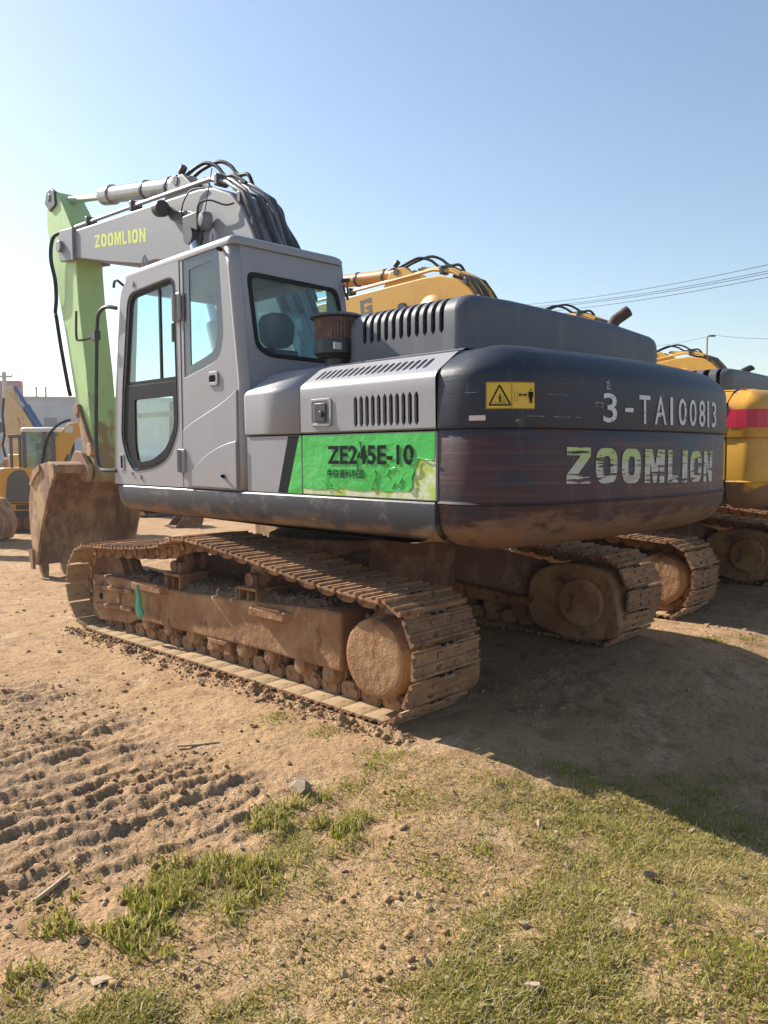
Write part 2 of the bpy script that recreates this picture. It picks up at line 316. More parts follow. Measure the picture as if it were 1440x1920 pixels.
ang = np.concatenate([np.linspace(-180, -36, 40)[:-1], np.linspace(-36, 36, 640), np.linspace(36, 180, 40)[1:-1]])
A, RR = np.meshgrid(fwd + np.radians(ang), rad); GX = CAM.x + RR * np.cos(A); GY = CAM.y + RR * np.sin(A); GZ = height(GX, GY)
nr, na = GX.shape; co = np.stack([GX, GY, GZ], -1).reshape(-1, 3)
ii = np.arange(nr * na).reshape(nr, na); nx = np.roll(ii, -1, 1)
quad = np.stack([ii[:-1], nx[:-1], nx[1:], ii[1:]], -1).reshape(-1, 4)
ctr = len(co); co = np.vstack([co, [[CAM.x, CAM.y, 0]]])
tris = np.stack([nx[0], ii[0], np.full(na, ctr)], -1)
def raw_mesh(name, co, faces_list):
    me = bpy.data.meshes.new(name); me.vertices.add(len(co)); me.vertices.foreach_set('co', np.asarray(co, np.float32).ravel())
    lv = np.concatenate([f.ravel() for f in faces_list]).astype(np.int32)
    ln = np.concatenate([np.full(len(f), f.shape[1]) for f in faces_list]); st = np.concatenate([[0], np.cumsum(ln)[:-1]]).astype(np.int32)
    me.loops.add(len(lv)); me.loops.foreach_set('vertex_index', lv); me.polygons.add(len(ln)); me.polygons.foreach_set('loop_start', st)
    me.update(calc_edges=True); return me
gm = raw_mesh('ground', co, [quad, tris]); gm.shade_smooth()
at = gm.attributes.new('grass', 'FLOAT', 'POINT'); ga = np.append(grass_amt(GX, GY).ravel(), 0).astype(np.float32); at.data.foreach_set('value', ga)
at = gm.attributes.new('churn', 'FLOAT', 'POINT'); at.data.foreach_set('value', np.append(churn_amt(GX, GY).ravel(), 0).astype(np.float32))
def ground_mat():
    m = bpy.data.materials.new('dry_dirt'); m.use_nodes = True; MAT['dry_dirt'] = m; t = m.node_tree; N = t.nodes; L = t.links; b = N['Principled BSDF']
    b.inputs['Roughness'].default_value = .95; b.inputs['Specular IOR Level'].default_value = .2
    tc = N.new('ShaderNodeTexCoord')
    def no(sc, det=6, ro=.65):
        n = N.new('ShaderNodeTexNoise'); n.inputs['Scale'].default_value = sc; n.inputs['Detail'].default_value = det; n.inputs['Roughness'].default_value = ro; L.new(tc.outputs['Object'], n.inputs[0]); return n.outputs[0]
    def mr(s, a, c, x=0, y=1):
        r = N.new('ShaderNodeMapRange'); r.inputs[1].default_value = a; r.inputs[2].default_value = c; r.inputs[3].default_value = x; r.inputs[4].default_value = y; L.new(s, r.inputs[0]); return r.outputs[0]
    def mix(f, a, c):
        x = N.new('ShaderNodeMixRGB'); L.new(f, x.inputs[0])
        for k, s in ((1, a), (2, c)):
            if isinstance(s, tuple): x.inputs[k].default_value = (*s, 1)
            else: L.new(s, x.inputs[k])
        return x.outputs[0]
    def mu(a, c):
        q = N.new('ShaderNodeMath'); q.operation = 'MULTIPLY'; L.new(a, q.inputs[0])
        if isinstance(c, float): q.inputs[1].default_value = c
        else: L.new(c, q.inputs[1])
        return q.outputs[0]
    def attr(n): a = N.new('ShaderNodeAttribute'); a.attribute_name = n; return a.outputs['Fac']
    c = mix(mr(no(.9), .35, .68), (.37, .225, .115), (.46, .30, .165))
    c = mix(mr(no(3.1), .55, .72), c, (.54, .39, .24))
    c = mix(mr(no(6), .50, .66), c, (.27, .155, .08))
    c = mix(mu(attr('churn'), mr(no(2.3), .4, .62)), c, (.28, .185, .115))
    c = mix(mr(no(38, 5), .54, .68), c, (.22, .14, .08)); c = mix(mr(no(80, 4), .58, .70), c, (.52, .39, .25)); c = mix(mr(no(170, 3), .56, .68), c, (.17, .10, .06))
    c = mix(mu(attr('grass'), mr(no(5), .3, .6, .15, .65)), c, (.235, .185, .065))
    L.new(c, b.inputs['Base Color'])
    bp = N.new('ShaderNodeBump'); bp.inputs['Distance'].default_value = 1
    ad = N.new('ShaderNodeMath'); ad.operation = 'ADD'; L.new(mu(no(28, 5), .020), ad.inputs[0]); L.new(mu(no(110, 4), .009), ad.inputs[1]); L.new(ad.outputs[0], bp.inputs['Height']); L.new(bp.outputs[0], b.inputs['Normal'])
ground_mat(); gobj = place('ground', gm, 'dry_dirt'); gobj['kind'] = 'structure'
# ---------------------------------------------------------------- excavator: undercarriage
UY = R(-2.6419)
PATH = [(2.262, .30), (2.255, .48), (2.17, .63), (1.96, .752), (1.385, .786), (.785, .841), (.472, .922), (.184, .924), (-.336, .871), (-.795, .808), (-1.204, .755), (-1.58, .728), (-1.78, .705), (-1.915, .57), (-1.955, .40), (-1.925, .24), (-1.84, .10), (-1.72, .028),
        (-1.2, .02), (-.6, .02), (0, .02), (.6, .02), (1.2, .02), (1.8, .022), (2.03, .055), (2.16, .14)]
def path_points(n=51):
    p = catmull([(0, y, z) for y, z in PATH], 12, True); L = [0]
    for a, b in zip(p, p[1:] + p[:1]): L.append(L[-1] + (b - a).length)
    out = []
    def at(s):
        s %= L[-1]
        for i in range(len(p)):
            if L[i + 1] >= s: t = (s - L[i]) / (L[i + 1] - L[i]); return p[i].lerp(p[(i + 1) % len(p)], t)
    for k in range(n):
        s = L[-1] * k / n; d = L[-1] / n * .45; out.append((at(s), (at(s + d) - at(s - d)).normalized()))
    return out, L[-1] / n
TRK, PITCHL = path_points()
def shoe_mesh():
    h = PITCHL / 2 - .010
    prof = [(-h, .0), (-h + .004, .017), (-h + .018, .018), (-h + .025, .002), (-.030, 0), (-.024, .013), (-.010, .013), (-.004, 0), (.046, .0), (.051, .013), (.064, .013), (.070, 0), (h, .002), (h, -.004), (h - .018, -.013), (-h + .004, -.016), (-h, -.012)]
    b = MB().add([(x, t, n) for x in (-.3, .3) for t, n in prof], [])
    n = len(prof); b.f += [tuple(range(n)), tuple(range(2 * n - 1, n - 1, -1))] + [(i, n + i, n + (i + 1) % n, (i + 1) % n) for i in range(n)]
    for x in (-.075, .075):
        for t in (-.045, .028): b.box(x - .014, x + .014, t - .013, t + .013, -.001, .012)
    nf = len(b.f)
    for x in (-.035, .035): b.box(x - .022, x + .022, .072, .086, -.001, .0035)  # raised near-black boxes paint the dark of the shoe holes
    me = bpy.data.meshes.new('track_shoe'); me.from_pydata(b.v, [], b.f); me.materials.append(MAT['shoe_steel']); me.materials.append(MAT['dark_inside'])
    for p in list(me.polygons)[nf:]: p.material_index = 1
    me.materials.append(MAT['dusty_steel'])
    for k in (n - 4, n - 3, n - 2): me.polygons[2 + k].material_index = 2
    m2 = bpy.data.meshes.new('track_link'); c = MB()
    for sx in (-1, 1):
        x0, x1 = sorted((sx * .075, sx * .118))
        pr = [(-.082, -.035), (-.085, -.075), (-.065, -.105), (-.03, -.115), (.03, -.115), (.07, -.105), (.088, -.075), (.085, -.035), (.06, -.014), (-.06, -.014)]
        c.prism(pr, x0, x1); c.cyl((sx * .116, .045, -.058), (sx * .130, .045, -.058), .030, 10); c.cyl((sx * .116, -.045, -.06), (sx * .124, -.045, -.06), .018, 8)
    c.cyl((-.08, .09, -.058), (.08, .09, -.058), .03, 8)
    m2.from_pydata(c.v, [], c.f); m2.materials.append(MAT['shoe_steel'])
    for m in (me, m2):
        bm = bmesh.new(); bm.from_mesh(m); bmesh.ops.recalc_face_normals(bm, faces=bm.faces); bm.to_mesh(m); bm.free(); m.shade_smooth(); m.set_sharp_from_angle(angle=R(30))
    return me, m2
SHOE, LINK = shoe_mesh()
def lumps(mb, x0, x1, y0, y1, zf, nx, ny, seed, amp=.05):     # heap of soil as a height field with skirt
    xs = np.linspace(x0, x1, nx); ys = np.linspace(y0, y1, ny); X, Y = np.meshgrid(xs, ys)
    edge = np.minimum(np.minimum(X - x0, x1 - X) / (x1 - x0) * 4, np.minimum(Y - y0, y1 - Y) / (y1 - y0) * 10); edge = np.clip(edge, 0, 1) ** .6
    Z = .44 + (zf(X, Y) - .44) * edge + ((fbm(X, Y, 12, 4, seed, .7) - .5) * amp * 1.6 + np.maximum(0, fbm(X, Y, 34, 3, seed + 5, .7) - .5) * amp * 3.0) * np.clip(edge * 1.5, .1, 1)
    vs = [(X[j, i], Y[j, i], Z[j, i]) for j in range(ny) for i in range(nx)]
    fs = [(j * nx + i, j * nx + i + 1, (j + 1) * nx + i + 1, (j + 1) * nx + i) for j in range(ny - 1) for i in range(nx - 1)]
    return mb.add(vs, fs)
def undercarriage(root, side, hero):
    s = side; nm = 'track'
    tr = empty('track'); tr.parent = root
    for k, (p, d) in enumerate(TRK):
        nrm = Vector((0, -d.z, d.y))                              # outward for this winding
        m = Matrix(((1, 0, 0, s * 1.271), (0, d.y, nrm.y, p.y), (0, d.z, nrm.z, p.z), (0, 0, 0, 1)))
        if k == 0:
            cen = Vector((0, .1, .4)); flip = (p - cen).dot(nrm) < 0
        if flip: m = m @ Matrix(((1, 0, 0, 0), (0, -1, 0, 0), (0, 0, -1, 0), (0, 0, 0, 1)))
        j = Matrix.Rotation(random.uniform(-.012, .012), 4, 'X') @ Matrix.Rotation(random.uniform(-.004, .004), 4, 'Z')
        o = place('track_shoe', SHOE, None, tr); o.matrix_local = m @ j
        o = place('track_link', LINK, None, tr); o.matrix_local = m
    fr = empty('track_frame'); fr.parent = root; X = lambda a: s * a
    def pr(mb, poly, a, b): x0, x1 = sorted((X(a), X(b))); mb.prism(poly, x0, x1); return mb
    b = MB(); pr(b, [(-1.26, .20), (-.4, .205), (.25, .19), (1.27, .18), (1.27, .50), (1.0, .50), (.5, .495), (-.4, .535), (-1.1, .575), (-1.26, .575)], 1.45, 1.09); b.build('side_beam', 'under_mud', fr, .018)
    b = MB(); pr(b, [(1.20, .20), (1.4, .12), (2.0, .075), (2.04, .12), (2.03, .44), (2.0, .49), (1.5, .50), (1.2, .49)], 1.435, 1.12)
    pr(b, [(1.3, .385), (1.95, .36), (1.95, .40), (1.3, .425)], 1.465, 1.43); pr(b, [(1.3, .23), (1.95, .195), (1.95, .235), (1.3, .27)], 1.465, 1.43); pr(b, [(1.52, .27), (1.6, .27), (1.6, .385), (1.52, .385)], 1.45, 1.43); b.build('idler_yoke', 'under_mud', fr, .012)
    b = MB(); b.cyl((X(1.44), 1.87, .30), (X(1.425), 1.87, .30), .03, 12); b.build('grease_port', 'dark_inside', fr)
    b = MB(); b.lathe([(-.09, .20), (-.09, .30), (-.04, .31), (-.03, .345), (.03, .345), (.04, .31), (.09, .30), (.09, .20)], (X(1.27), 1.86, .42), 'x', 28); b.build('idler_wheel', 'rusty_steel', fr)
    for y in (.70, -.28):                                        # carrier roller on its bracket
        b = MB(); w = .105; t = .016
        for yy in (y - w, y - .008, y + w - t): b.box(*sorted((X(1.43), X(1.16))), yy, yy + t, .48, .60)
        b.box(*sorted((X(1.44), X(1.15))), y - w - .01, y + w + .01, .60, .622)
        b.box(*sorted((X(1.40), X(1.30))), y - .07, y + .05, .622, .71); b.build('roller_bracket', 'under_mud', fr, .01)
        b = MB(); b.lathe([(-.10, .05), (-.10, .085), (-.07, .10), (-.05, .10), (-.03, .075), (.03, .075), (.05, .1), (.07, .1), (.1, .085), (.1, .05)], (X(1.235), y, .715), 'x', 20)
        b.cyl((X(1.415), y, .675), (X(1.30), y, .675), .048, 14); b.build('carrier_roller', 'rusty_steel', fr)
    for y in (1.12, .78, .45, .12, -.2, -.52, -.84, -1.12):       # bottom rollers
        b = MB(); b.lathe([(-.14, .045), (-.13, .075), (-.10, .085), (-.095, .10), (-.06, .10), (-.055, .08), (.055, .08), (.06, .1), (.095, .1), (.1, .085), (.13, .075), (.14, .045)], (X(1.27), y, .165), 'x', 18)
        b.build('bottom_roller', 'under_mud', fr)
        b = MB(); b.lathe([(-.04, .03), (-.035, .055), (-.01, .066), (.06, .07)] if s < 0 else [(-.06, .07), (.01, .066), (.035, .055), (.04, .03)], (X(1.40), y, .168), 'x', 16); b.build('roller_cap', 'under_mud', fr)
    b = MB()
    for y in (.16, -.05): pr(b, [(y, .22), (y + .05, .22), (y + .06, .09), (y - .02, .09), (y - .03, .15)], 1.44, 1.38)
    pr(b, [(-.06, .20), (.22, .20), (.18, .155), (-.02, .155)], 1.45, 1.40); b.build('track_guide', 'under_mud', fr, .012)
    b = MB(); pr(b, [(-1.30 + .30 * math.cos(a) - .31, .363 + .30 * math.sin(a)) for a in np.linspace(0, 2 * math.pi, 28)[:-1]], 1.24, 1.30)
    for a in np.linspace(0, 2 * math.pi, 22)[:-1]: b.obox((X(1.27), -1.607 + .315 * math.cos(a), .363 + .315 * math.sin(a)), (.06, .05, .04), Matrix.Rotation(a, 3, 'X'))
    b.build('sprocket', 'rusty_steel', fr)
    b = MB(); b.lathe([(0, .02), (0, .215), (.012, .232), (.03, .238), (.20, .245), (.21, .26), (.27, .26), (.28, .29), (.34, .29)] if s > 0 else [(0, .02), (0, .215), (-.012, .232), (-.03, .238), (-.20, .245), (-.21, .26), (-.27, .26), (-.28, .29), (-.34, .29)], (X(1.515) if s < 0 else 1.515, -1.607, .363), 'x', 40)
    for q in range(len(b.v)):
        x, y, z = b.v[q]; b.v[q] = (X(1.515) - (x - X(1.515)), y, z) if (x - X(1.515)) * s > 0 else (x, y, z)
    b.build('final_drive', 'under_mud', fr)
    q = MB(); rr_ = [0, .03, .06, .09, .12, .15, .18, .205, .222, .233]; rings = []      # crust of mud on its face
    for i, rr in enumerate(rr_):
        ring = []
        for k in range(44):
            a = 2 * math.pi * k / 44; y = -1.607 + max(rr, .001) * math.cos(a); z = .363 + max(rr, .001) * math.sin(a); n_ = float(fbm(np.array([y * 1.0]), np.array([z * 1.0]), 22, 4, 7 + s, .65)[0])
            ring.append((X(1.517 + (.004 + .008 * max(0, n_ - .35) + .006 * max(0, n_ - .55)) * (1 if i < 8 else (.5 if i == 8 else -.5))), y, z))
        rings.append(ring)
    q.loft(rings, True, True, False); q.build('mud_crust', 'under_mud', fr, smooth=50)
    b = MB(); pr(b, rpoly([(-1.95, .12), (-1.55, .02), (-1.08, .12), (-1.08, .55), (-1.45, .68), (-1.85, .62)], .16, 5), 1.10, .90)
    b.cyl((X(.9), -1.6, .36), (X(.84), -1.6, .36), .2, 20); b.build('travel_motor_cover', 'under_mud', fr, .02)
    if hero:
        for y0, y1 in ((.685, 1.18), (-.837, -.411)):             # steps with toothed upper edge
            b = MB(); ym = (y0 + y1) / 2
            b.prismz([(X(1.44), y0 + .04), (X(1.51), y0 + .07), (X(1.52), y1), (X(1.44), y1)] if s < 0 else [(X(1.44), y0 + .04), (X(1.44), y1), (X(1.52), y1), (X(1.51), y0 + .07)], .455, .515)
            n = 13
            for k in range(n): yy = y0 + .11 + (y1 - y0 - .14) * k / (n - 1); b.box(*sorted((X(1.517), X(1.497))), yy - .009, yy + .009, .510, .529)
            b.build('step', 'under_mud', fr, .008)
        b = MB(); lumps(b, *sorted((X(1.43), X(1.02))), -1.25, 1.25, lambda a, c: .52 + .14 * fbm(a, c, 2.5, 2, 77), 40, 240, 50 + s, .03); b.build('caked_dirt', 'clod_soil', fr, smooth=25, kind='stuff')
        b = MB(); lumps(b, *sorted((X(1.40), X(1.05))), 1.15, 1.75, lambda a, c: .50 + .07 * fbm(a, c, 2.5, 2, 78), 30, 56, 60 + s, .025); b.build('caked_dirt', 'clod_soil', fr, smooth=25, kind='stuff')
    return fr
def center_frame(root):
    b = MB()
    for sx in (-1, 1):
        for ya, yb in ((.35, .95), (-.35, -1.0)):
            b.loft([[(sx * .45, ya - .22, .50), (sx * .45, ya + .22, .50), (sx * .45, ya + .20, .88), (sx * .45, ya - .20, .88)], [(sx * 1.12, yb - .20, .28), (sx * 1.12, yb + .20, .28), (sx * 1.12, yb + .18, .62), (sx * 1.12, yb - .18, .62)]])
    b.prismz([(.8 * math.cos(a), .8 * math.sin(a)) for a in np.linspace(0, 2 * math.pi, 25)[:-1]], .46, .90); b.build('center_frame', 'rusty_steel', root, .02)
    b = MB(); b.lathe([(.90, .62), (.90, .70), (.95, .72), (1.0, .70), (1.08, .70), (1.08, .3)], (0, 0, 0), 'z', 40); b.build('slewing_ring', 'black_metal', root)
mk('clod_soil', (.15, .10, .068), .97, 0, [dict(col=(.21, .145, .10), scale=12, lo=.45, hi=.68), dict(col=(.13, .085, .06), scale=25, lo=.55, hi=.7)], [(60, .006, 4)], spec=.15)
# ---------------------------------------------------------------- excavator: upper structure (built in its own frame, turned by UY)
def cw_outline(hw=1.435, tight=False):
    pts = [(-hw, -2.165)]; P0 = Vector((-hw, -2.25)); P3 = Vector((-1.05, -2.637)); P1 = P0 + Vector((0, -.2)); P2 = P3 - Vector((.25, -.041))
    if tight: P0 = Vector((-hw, -2.30)); P3 = Vector((-1.16, -2.52)); P1 = P0 + Vector((0, -.12)); P2 = P3 - Vector((.16, -.024))
    for k in range(13): t = k / 12; q = P0 * (1 - t) ** 3 + P1 * 3 * t * (1 - t) ** 2 + P2 * 3 * t * t * (1 - t) + P3 * t ** 3; pts.append((q.x, q.y))
    for k in range(1, 10): x = P3.x * (1 - k / 9); pts.append((x, P3.y - .087 + .087 * (x / P3.x) ** 2))
    k = (hw - .06) / hw
    return pts + [(-x * (k if x < -1.0 else 1 - (1 - k) * abs(x)), y) for x, y in pts[-2::-1]]
OUT = cw_outline()
def normals(pts):
    out = []
    for i in range(len(pts)):
        a = Vector(pts[max(0, i - 1)]); b = Vector(pts[min(len(pts) - 1, i + 1)]); d = (b - a).normalized(); out.append(Vector((-d.y, d.x)))   # inward
    return out
NRM = normals(OUT); OUT2 = cw_outline(1.435, True); NRM2 = normals(OUT2)
def topk(p): return 1 - .28 * max(0, min(1, (-p[1] - 2.25) / .3))          # the rear edge is tighter than the flank's
CWP = [(1.045, .24), (1.06, .17), (1.09, .10), (1.14, .045), (1.20, .02), (1.285, .008), (1.293, -.004), (1.305, .010), (1.32, .010), (1.675, .010), (1.682, .014), (1.687, -.001), (1.70, -.004), (1.86, 0), (1.94, .004), (1.975, .012), (2.005, .034), (2.045, .085), (2.08, .145), (2.108, .21), (2.126, .30), (2.136, .42)]
def cw_inset(z):
    for (z0, i0), (z1, i1) in zip(CWP, CWP[1:]):
        if z0 <= z <= z1: return i0 + (i1 - i0) * (z - z0) / (z1 - z0)
    return 0
def cw_map(s, z, w=0, OUT=OUT, NRM=NRM):                # arc length along the tail, height -> point, w = out of the surface
    for i in range(len(OUT) - 1):
        a = Vector(OUT[i]); b = Vector(OUT[i + 1]); L = (b - a).length
        if s <= L or i == len(OUT) - 2:
            t = s / L; p = a.lerp(b, t); n = NRM[i].lerp(NRM[i + 1], t).normalized(); q = p + n * (cw_inset(z) * (topk(p) if z > 1.9 else 1) - w); return (q.x, q.y, z)
        s -= L
def counterweight(root, mat, rot, OUT=OUT, NRM=NRM):
    b = MB(); rings = []
    for z, i in CWP:
        r = [(Vector(p) + n * (i * (topk(p) if z > 1.9 else 1))).to_tuple() for p, n in zip(OUT, NRM)]
        r = [(x, min(y, -2.168), z) for x, y in r]; rings.append(r)
    b.loft(rings, False, False, False); n = len(OUT); m = len(rings)
    b.f.append(tuple((m - 1) * n + k for k in range(n))); b.f.append(tuple(range(n))[::-1])
    b.f.append(tuple(k * n for k in range(m))); b.f.append(tuple(k * n + n - 1 for k in range(m))[::-1])
    return b.build('counterweight', mat, root, smooth=40, rot=rot)
# ---- flat lettering
def glyph_loops(ch):
    def rr(x0, x1, y0, y1, r): return rrect(x0, x1, y0, y1, r, 4)
    s = .30
    if ch == 'Z': return [[(0, 1), (1, 1), (1, .76), (.42, .22), (1, .22), (1, 0), (0, 0), (0, .24), (.58, .78), (0, .78)]], []
    if ch == 'O': return [rr(0, 1, 0, 1, .33)], [rr(.33, .67, .22, .78, .14)]
    if ch == 'M': return [[(0, 0), (0, 1), (.36, 1), (.5, .5), (.64, 1), (1, 1), (1, 0), (.74, 0), (.74, .62), (.58, 0), (.42, 0), (.26, .62), (.26, 0)]], []
    if ch == 'L': return [[(0, 0), (0, 1), (s + .06, 1), (s + .06, .22), (.9, .22), (.9, 0)]], []
    if ch == 'I': return [[(.3, 0), (.3, 1), (.7, 1), (.7, 0)]], []
    if ch == 'N': return [[(0, 0), (0, 1), (.34, 1), (.68, .42), (.68, 1), (1, 1), (1, 0), (.66, 0), (.32, .58), (.32, 0)]], []
    if ch == 'G': return [[(1, .72), (1, 1), (0, 1), (0, 0), (1, 0), (1, .56), (.46, .56), (.46, .38), (.72, .38), (.72, .22), (.28, .22), (.28, .78), (.72, .78), (.72, .72)]], []
def block_text(mb, txt, fm, size, gap=.16, widths=None):  # fm(u,v,w)
    u = 0
    for i, ch in enumerate(txt):
        w = (widths or {}).get(ch, 1.0); outs, holes = glyph_loops(ch)
        for o in outs:
            o2 = [((p[0] - (.3 if ch == 'I' else 0)) * (w if ch != 'I' else 1.0), p[1]) for p in o]; h2 = [[(p[0] * w, p[1]) for p in h] for h in holes]
            mb.panel(o2, h2, lambda a, c, d, u=u: fm((u + a) * size, c * size, d), .001)
        u += (w if ch != 'I' else .4) + gap
    return u * size
def font_flat(txt, bold=0.0):                              # built-in font outlines as flat triangles
    cu = bpy.data.curves.new('t', 'FONT'); cu.body = txt; cu.fill_mode = 'FRONT'; cu.offset = bold; cu.resolution_u = 3
    o = bpy.data.objects.new('t', cu); COL.objects.link(o); dg = bpy.context.evaluated_depsgraph_get(); me = bpy.data.meshes.new_from_object(o.evaluated_get(dg))
    v = [tuple(q.co) for q in me.vertices]; f = [tuple(p.vertices) for p in me.polygons]; bpy.data.objects.remove(o); bpy.data.curves.remove(cu); bpy.data.meshes.remove(me)
    x0 = min(p[0] for p in v); x1 = max(p[0] for p in v); y0 = min(p[1] for p in v); y1 = max(p[1] for p in v)
    return [((p[0] - x0) / (x1 - x0), (p[1] - y0) / (y1 - y0)) for p in v], f
def font_text(mb, txt, fm, bold=0.0):                      # fm(u,v) with u,v in 0..1
    v, f = font_flat(txt, bold); mb.add([fm(a, c) for a, c in v], f)
# ---- plates with slots: profile (x,z) swept along y
def slot_sheet(mb, prof, y0, y1, slots):                   # slots: (ya,yb,s0,s1) in y and profile length
    L = [0]
    for a, b in zip(prof, prof[1:]): L.append(L[-1] + math.dist(a, b))
    us = sorted({y0, y1, *[q for s in slots for q in s[:2]]}); vs = sorted({*L, *[q for s in slots for q in s[2:]]})
    def at(s):
        for i in range(len(L) - 1):
            if s <= L[i + 1] + 1e-9: t = (s - L[i]) / (L[i + 1] - L[i]); return (prof[i][0] + (prof[i + 1][0] - prof[i][0]) * t, prof[i][1] + (prof[i + 1][1] - prof[i][1]) * t)
        return prof[-1]
    pt = lambda u, v: (at(v)[0], u, at(v)[1])
    idx = {}
    def vi(u, v):
        if (u, v) not in idx: idx[(u, v)] = len(mb.v); mb.v.append(pt(u, v))
        return idx[(u, v)]
    for u0, u1 in zip(us, us[1:]):
        for v0, v1 in zip(vs, vs[1:]):
            uc, vc = (u0 + u1) / 2, (v0 + v1) / 2
            if any(s[0] < uc < s[1] and s[2] < vc < s[3] for s in slots): continue
            mb.f.append((vi(u0, v0), vi(u1, v0), vi(u1, v1), vi(u0, v1)))
    for a, b, s0, s1 in slots:                             # rounded ends
        w = b - a
        for v, dv in ((s0, 1), (s1, -1)):
            for u, du in ((a, 1), (b, -1)): mb.add([pt(u, v), pt(u + du * w * .42, v), pt(u, v + dv * w * .6)], [(0, 1, 2)])
        def inn(u, v):                                     # the plate's thickness shows in the slot
            p = at(v); q = at(min(v + .01, L[-1])); dx, dz = q[0] - p[0], q[1] - p[1]; l = math.hypot(dx, dz) or 1; return (p[0] + dz / l * .018, u, p[1] - dx / l * .018)
        vv = [q for q in vs if s0 <= q <= s1]
        for u in (a, b):
            for q0, q1 in zip(vv, vv[1:]): mb.add([pt(u, q0), pt(u, q1), inn(u, q1), inn(u, q0)], [(0, 1, 2, 3)])
        for v in (s0, s1): mb.add([pt(a, v), pt(b, v), inn(b, v), inn(a, v)], [(0, 1, 2, 3)])
    return L
SIDE = [(-1.395, 1.684), (-1.432, 1.686), (-1.441, 1.694), (-1.445, 1.95), (-1.438, 1.975), (-1.42, 1.995), (-1.285, 2.09), (-1.25, 2.112), (-1.20, 2.128), (-1.02, 2.135)]
def plen(prof, k): return sum(math.dist(a, b) for a, b in zip(prof[:k], prof[1:k + 1]))
def side_panels(root, rot, mat, low, hero):
    P1 = empty('side_door_panel'); P1.parent = root; P1.rotation_euler[2] = rot
    sl = [];
    if hero:
        n = 19
        for k in range(n): y = -1.10 - (2.02 - 1.10) * k / (n - 1); sl.append((y - .017, y + .015, plen(SIDE, 5) + .035, plen(SIDE, 6) - .02))
        sl2 = [];
        for k in range(11): y = -1.53 - .49 * k / 10; sl2.append((y - .0165, y + .0155, plen(SIDE, 2) + .018, plen(SIDE, 2) + .196))
        sl += sl2
    else: sl = []
    # merge so every breakpoint is shared
    b = MB(); slot_sheet(b, SIDE, -2.158, -1.012, sl); b.build('louvre_panel', mat, P1, smooth=40, recalc=False)
    sh = [(x + .004, z) for x, z in SIDE]
    b = MB(); pr = sh; ring = []
    y_ = [-1.000, -.60, -.48, -.42, -.395, -.385]; sc = [1, 1, .985, .95, .88, .74]      # front end rounds down behind the cab
    for y, k in zip(y_, sc): ring.append([(-1.02 + (x + 1.02) * (1 if z < 1.96 else 1), y, z if z < 1.95 else 1.95 + (z - 1.95) * k) for x, z in pr])
    b.loft(ring, False, False, False); b.build('corner_panel', mat, P1, solid=.012, smooth=40)
    b = MB(); b.panel(rrect(-2.158, -1.012, 1.302, 1.676, .01, 2), [], lambda u, v, w: (-1.428 - w, u, v), .02); lowp = b.build('lower_panel', mat, P1, .004)
    b = MB(); b.panel(rrect(-1.000, -.385, 1.302, 1.676, .01, 2), [], lambda u, v, w: (-1.424 - w, u, v), .02); b.build('lower_panel', mat, P1, .004)
    b = MB(); b.box(-1.40, -1.05, -2.15, -.42, 1.32, 1.98); b.build('slot_shade_box', 'dark_inside', P1)  # added near-black box, paints the shade seen through the side slots
    b = MB(); b.box(-1.26, -.6, -2.16, -1.0, 1.9, 2.115); b.build('engine_deck', 'hood_paint', P1)
    if not hero: return P1
    # push latch in a recess
    b = MB(); b.panel(rrect(-1.318, -1.117, 1.727, 1.893, .02, 4), [rrect(-1.300, -1.135, 1.742, 1.878, .012, 3)], lambda u, v, w: (-1.452 - w, u, v), .012); b.build('latch_frame', mat, P1, .003)
    b = MB(); b.box(-1.4505, -1.446, -1.300, -1.135, 1.742, 1.878); b.build('latch_plate', 'dark_grey_paint', P1)
    b = MB(); b.box(-1.458, -1.45, -1.272, -1.168, 1.755, 1.865); b.cyl((-1.458, -1.235, 1.80), (-1.470, -1.235, 1.80), .018, 14); b.build('push_latch', 'black_metal', P1, .003)
    # decal
    fm = lambda u, v, w=0: (-1.4305 - w, u, v)
    b = MB(); b.panel(rrect(-2.150, -1.016, 1.308, 1.672, .006, 2), [], lambda u, v, w: (-1.4305 - w, u, v), .001); b.build('decal_backing', 'peel_film', P1)
    edge = [(-1.018, 1.670), (-1.018, 1.345), (-1.15, 1.338), (-1.30, 1.343), (-1.38, 1.355), (-1.47, 1.345), (-1.58, 1.340), (-1.68, 1.352), (-1.78, 1.345), (-1.88, 1.352), (-1.955, 1.350), (-1.985, 1.375), (-1.975, 1.41), (-2.00, 1.44), (-1.99, 1.48), (-2.02, 1.52), (-2.03, 1.535), (-2.07, 1.522), (-2.10, 1.53), (-2.135, 1.515), (-2.145, 1.55), (-2.147, 1.670)]
    b = MB(); b.panel(edge, [], lambda u, v, w: (-1.4335 - w, u, v), .002); b.build('green_decal', 'green_vinyl', P1, smooth=0)
    b = MB()                                              # curled and creased film
    for pts in ([(-1.955, 1.35), (-1.99, 1.39), (-1.98, 1.43), (-2.005, 1.47), (-2.03, 1.53)], [(-1.25, 1.345), (-1.29, 1.375), (-1.30, 1.36), (-1.36, 1.345)], [(-1.53, 1.46), (-1.545, 1.52), (-1.57, 1.555), (-1.555, 1.63)], [(-1.66, 1.35), (-1.70, 1.44), (-1.66, 1.47)], [(-1.78, 1.43), (-1.81, 1.47), (-1.85, 1.48)], [(-1.82, 1.36), (-1.85, 1.395), (-1.87, 1.38), (-1.90, 1.42)], [(-1.27, 1.47), (-1.25, 1.40), (-1.24, 1.36)], [(-2.03, 1.535), (-2.08, 1.525), (-2.135, 1.52)]):
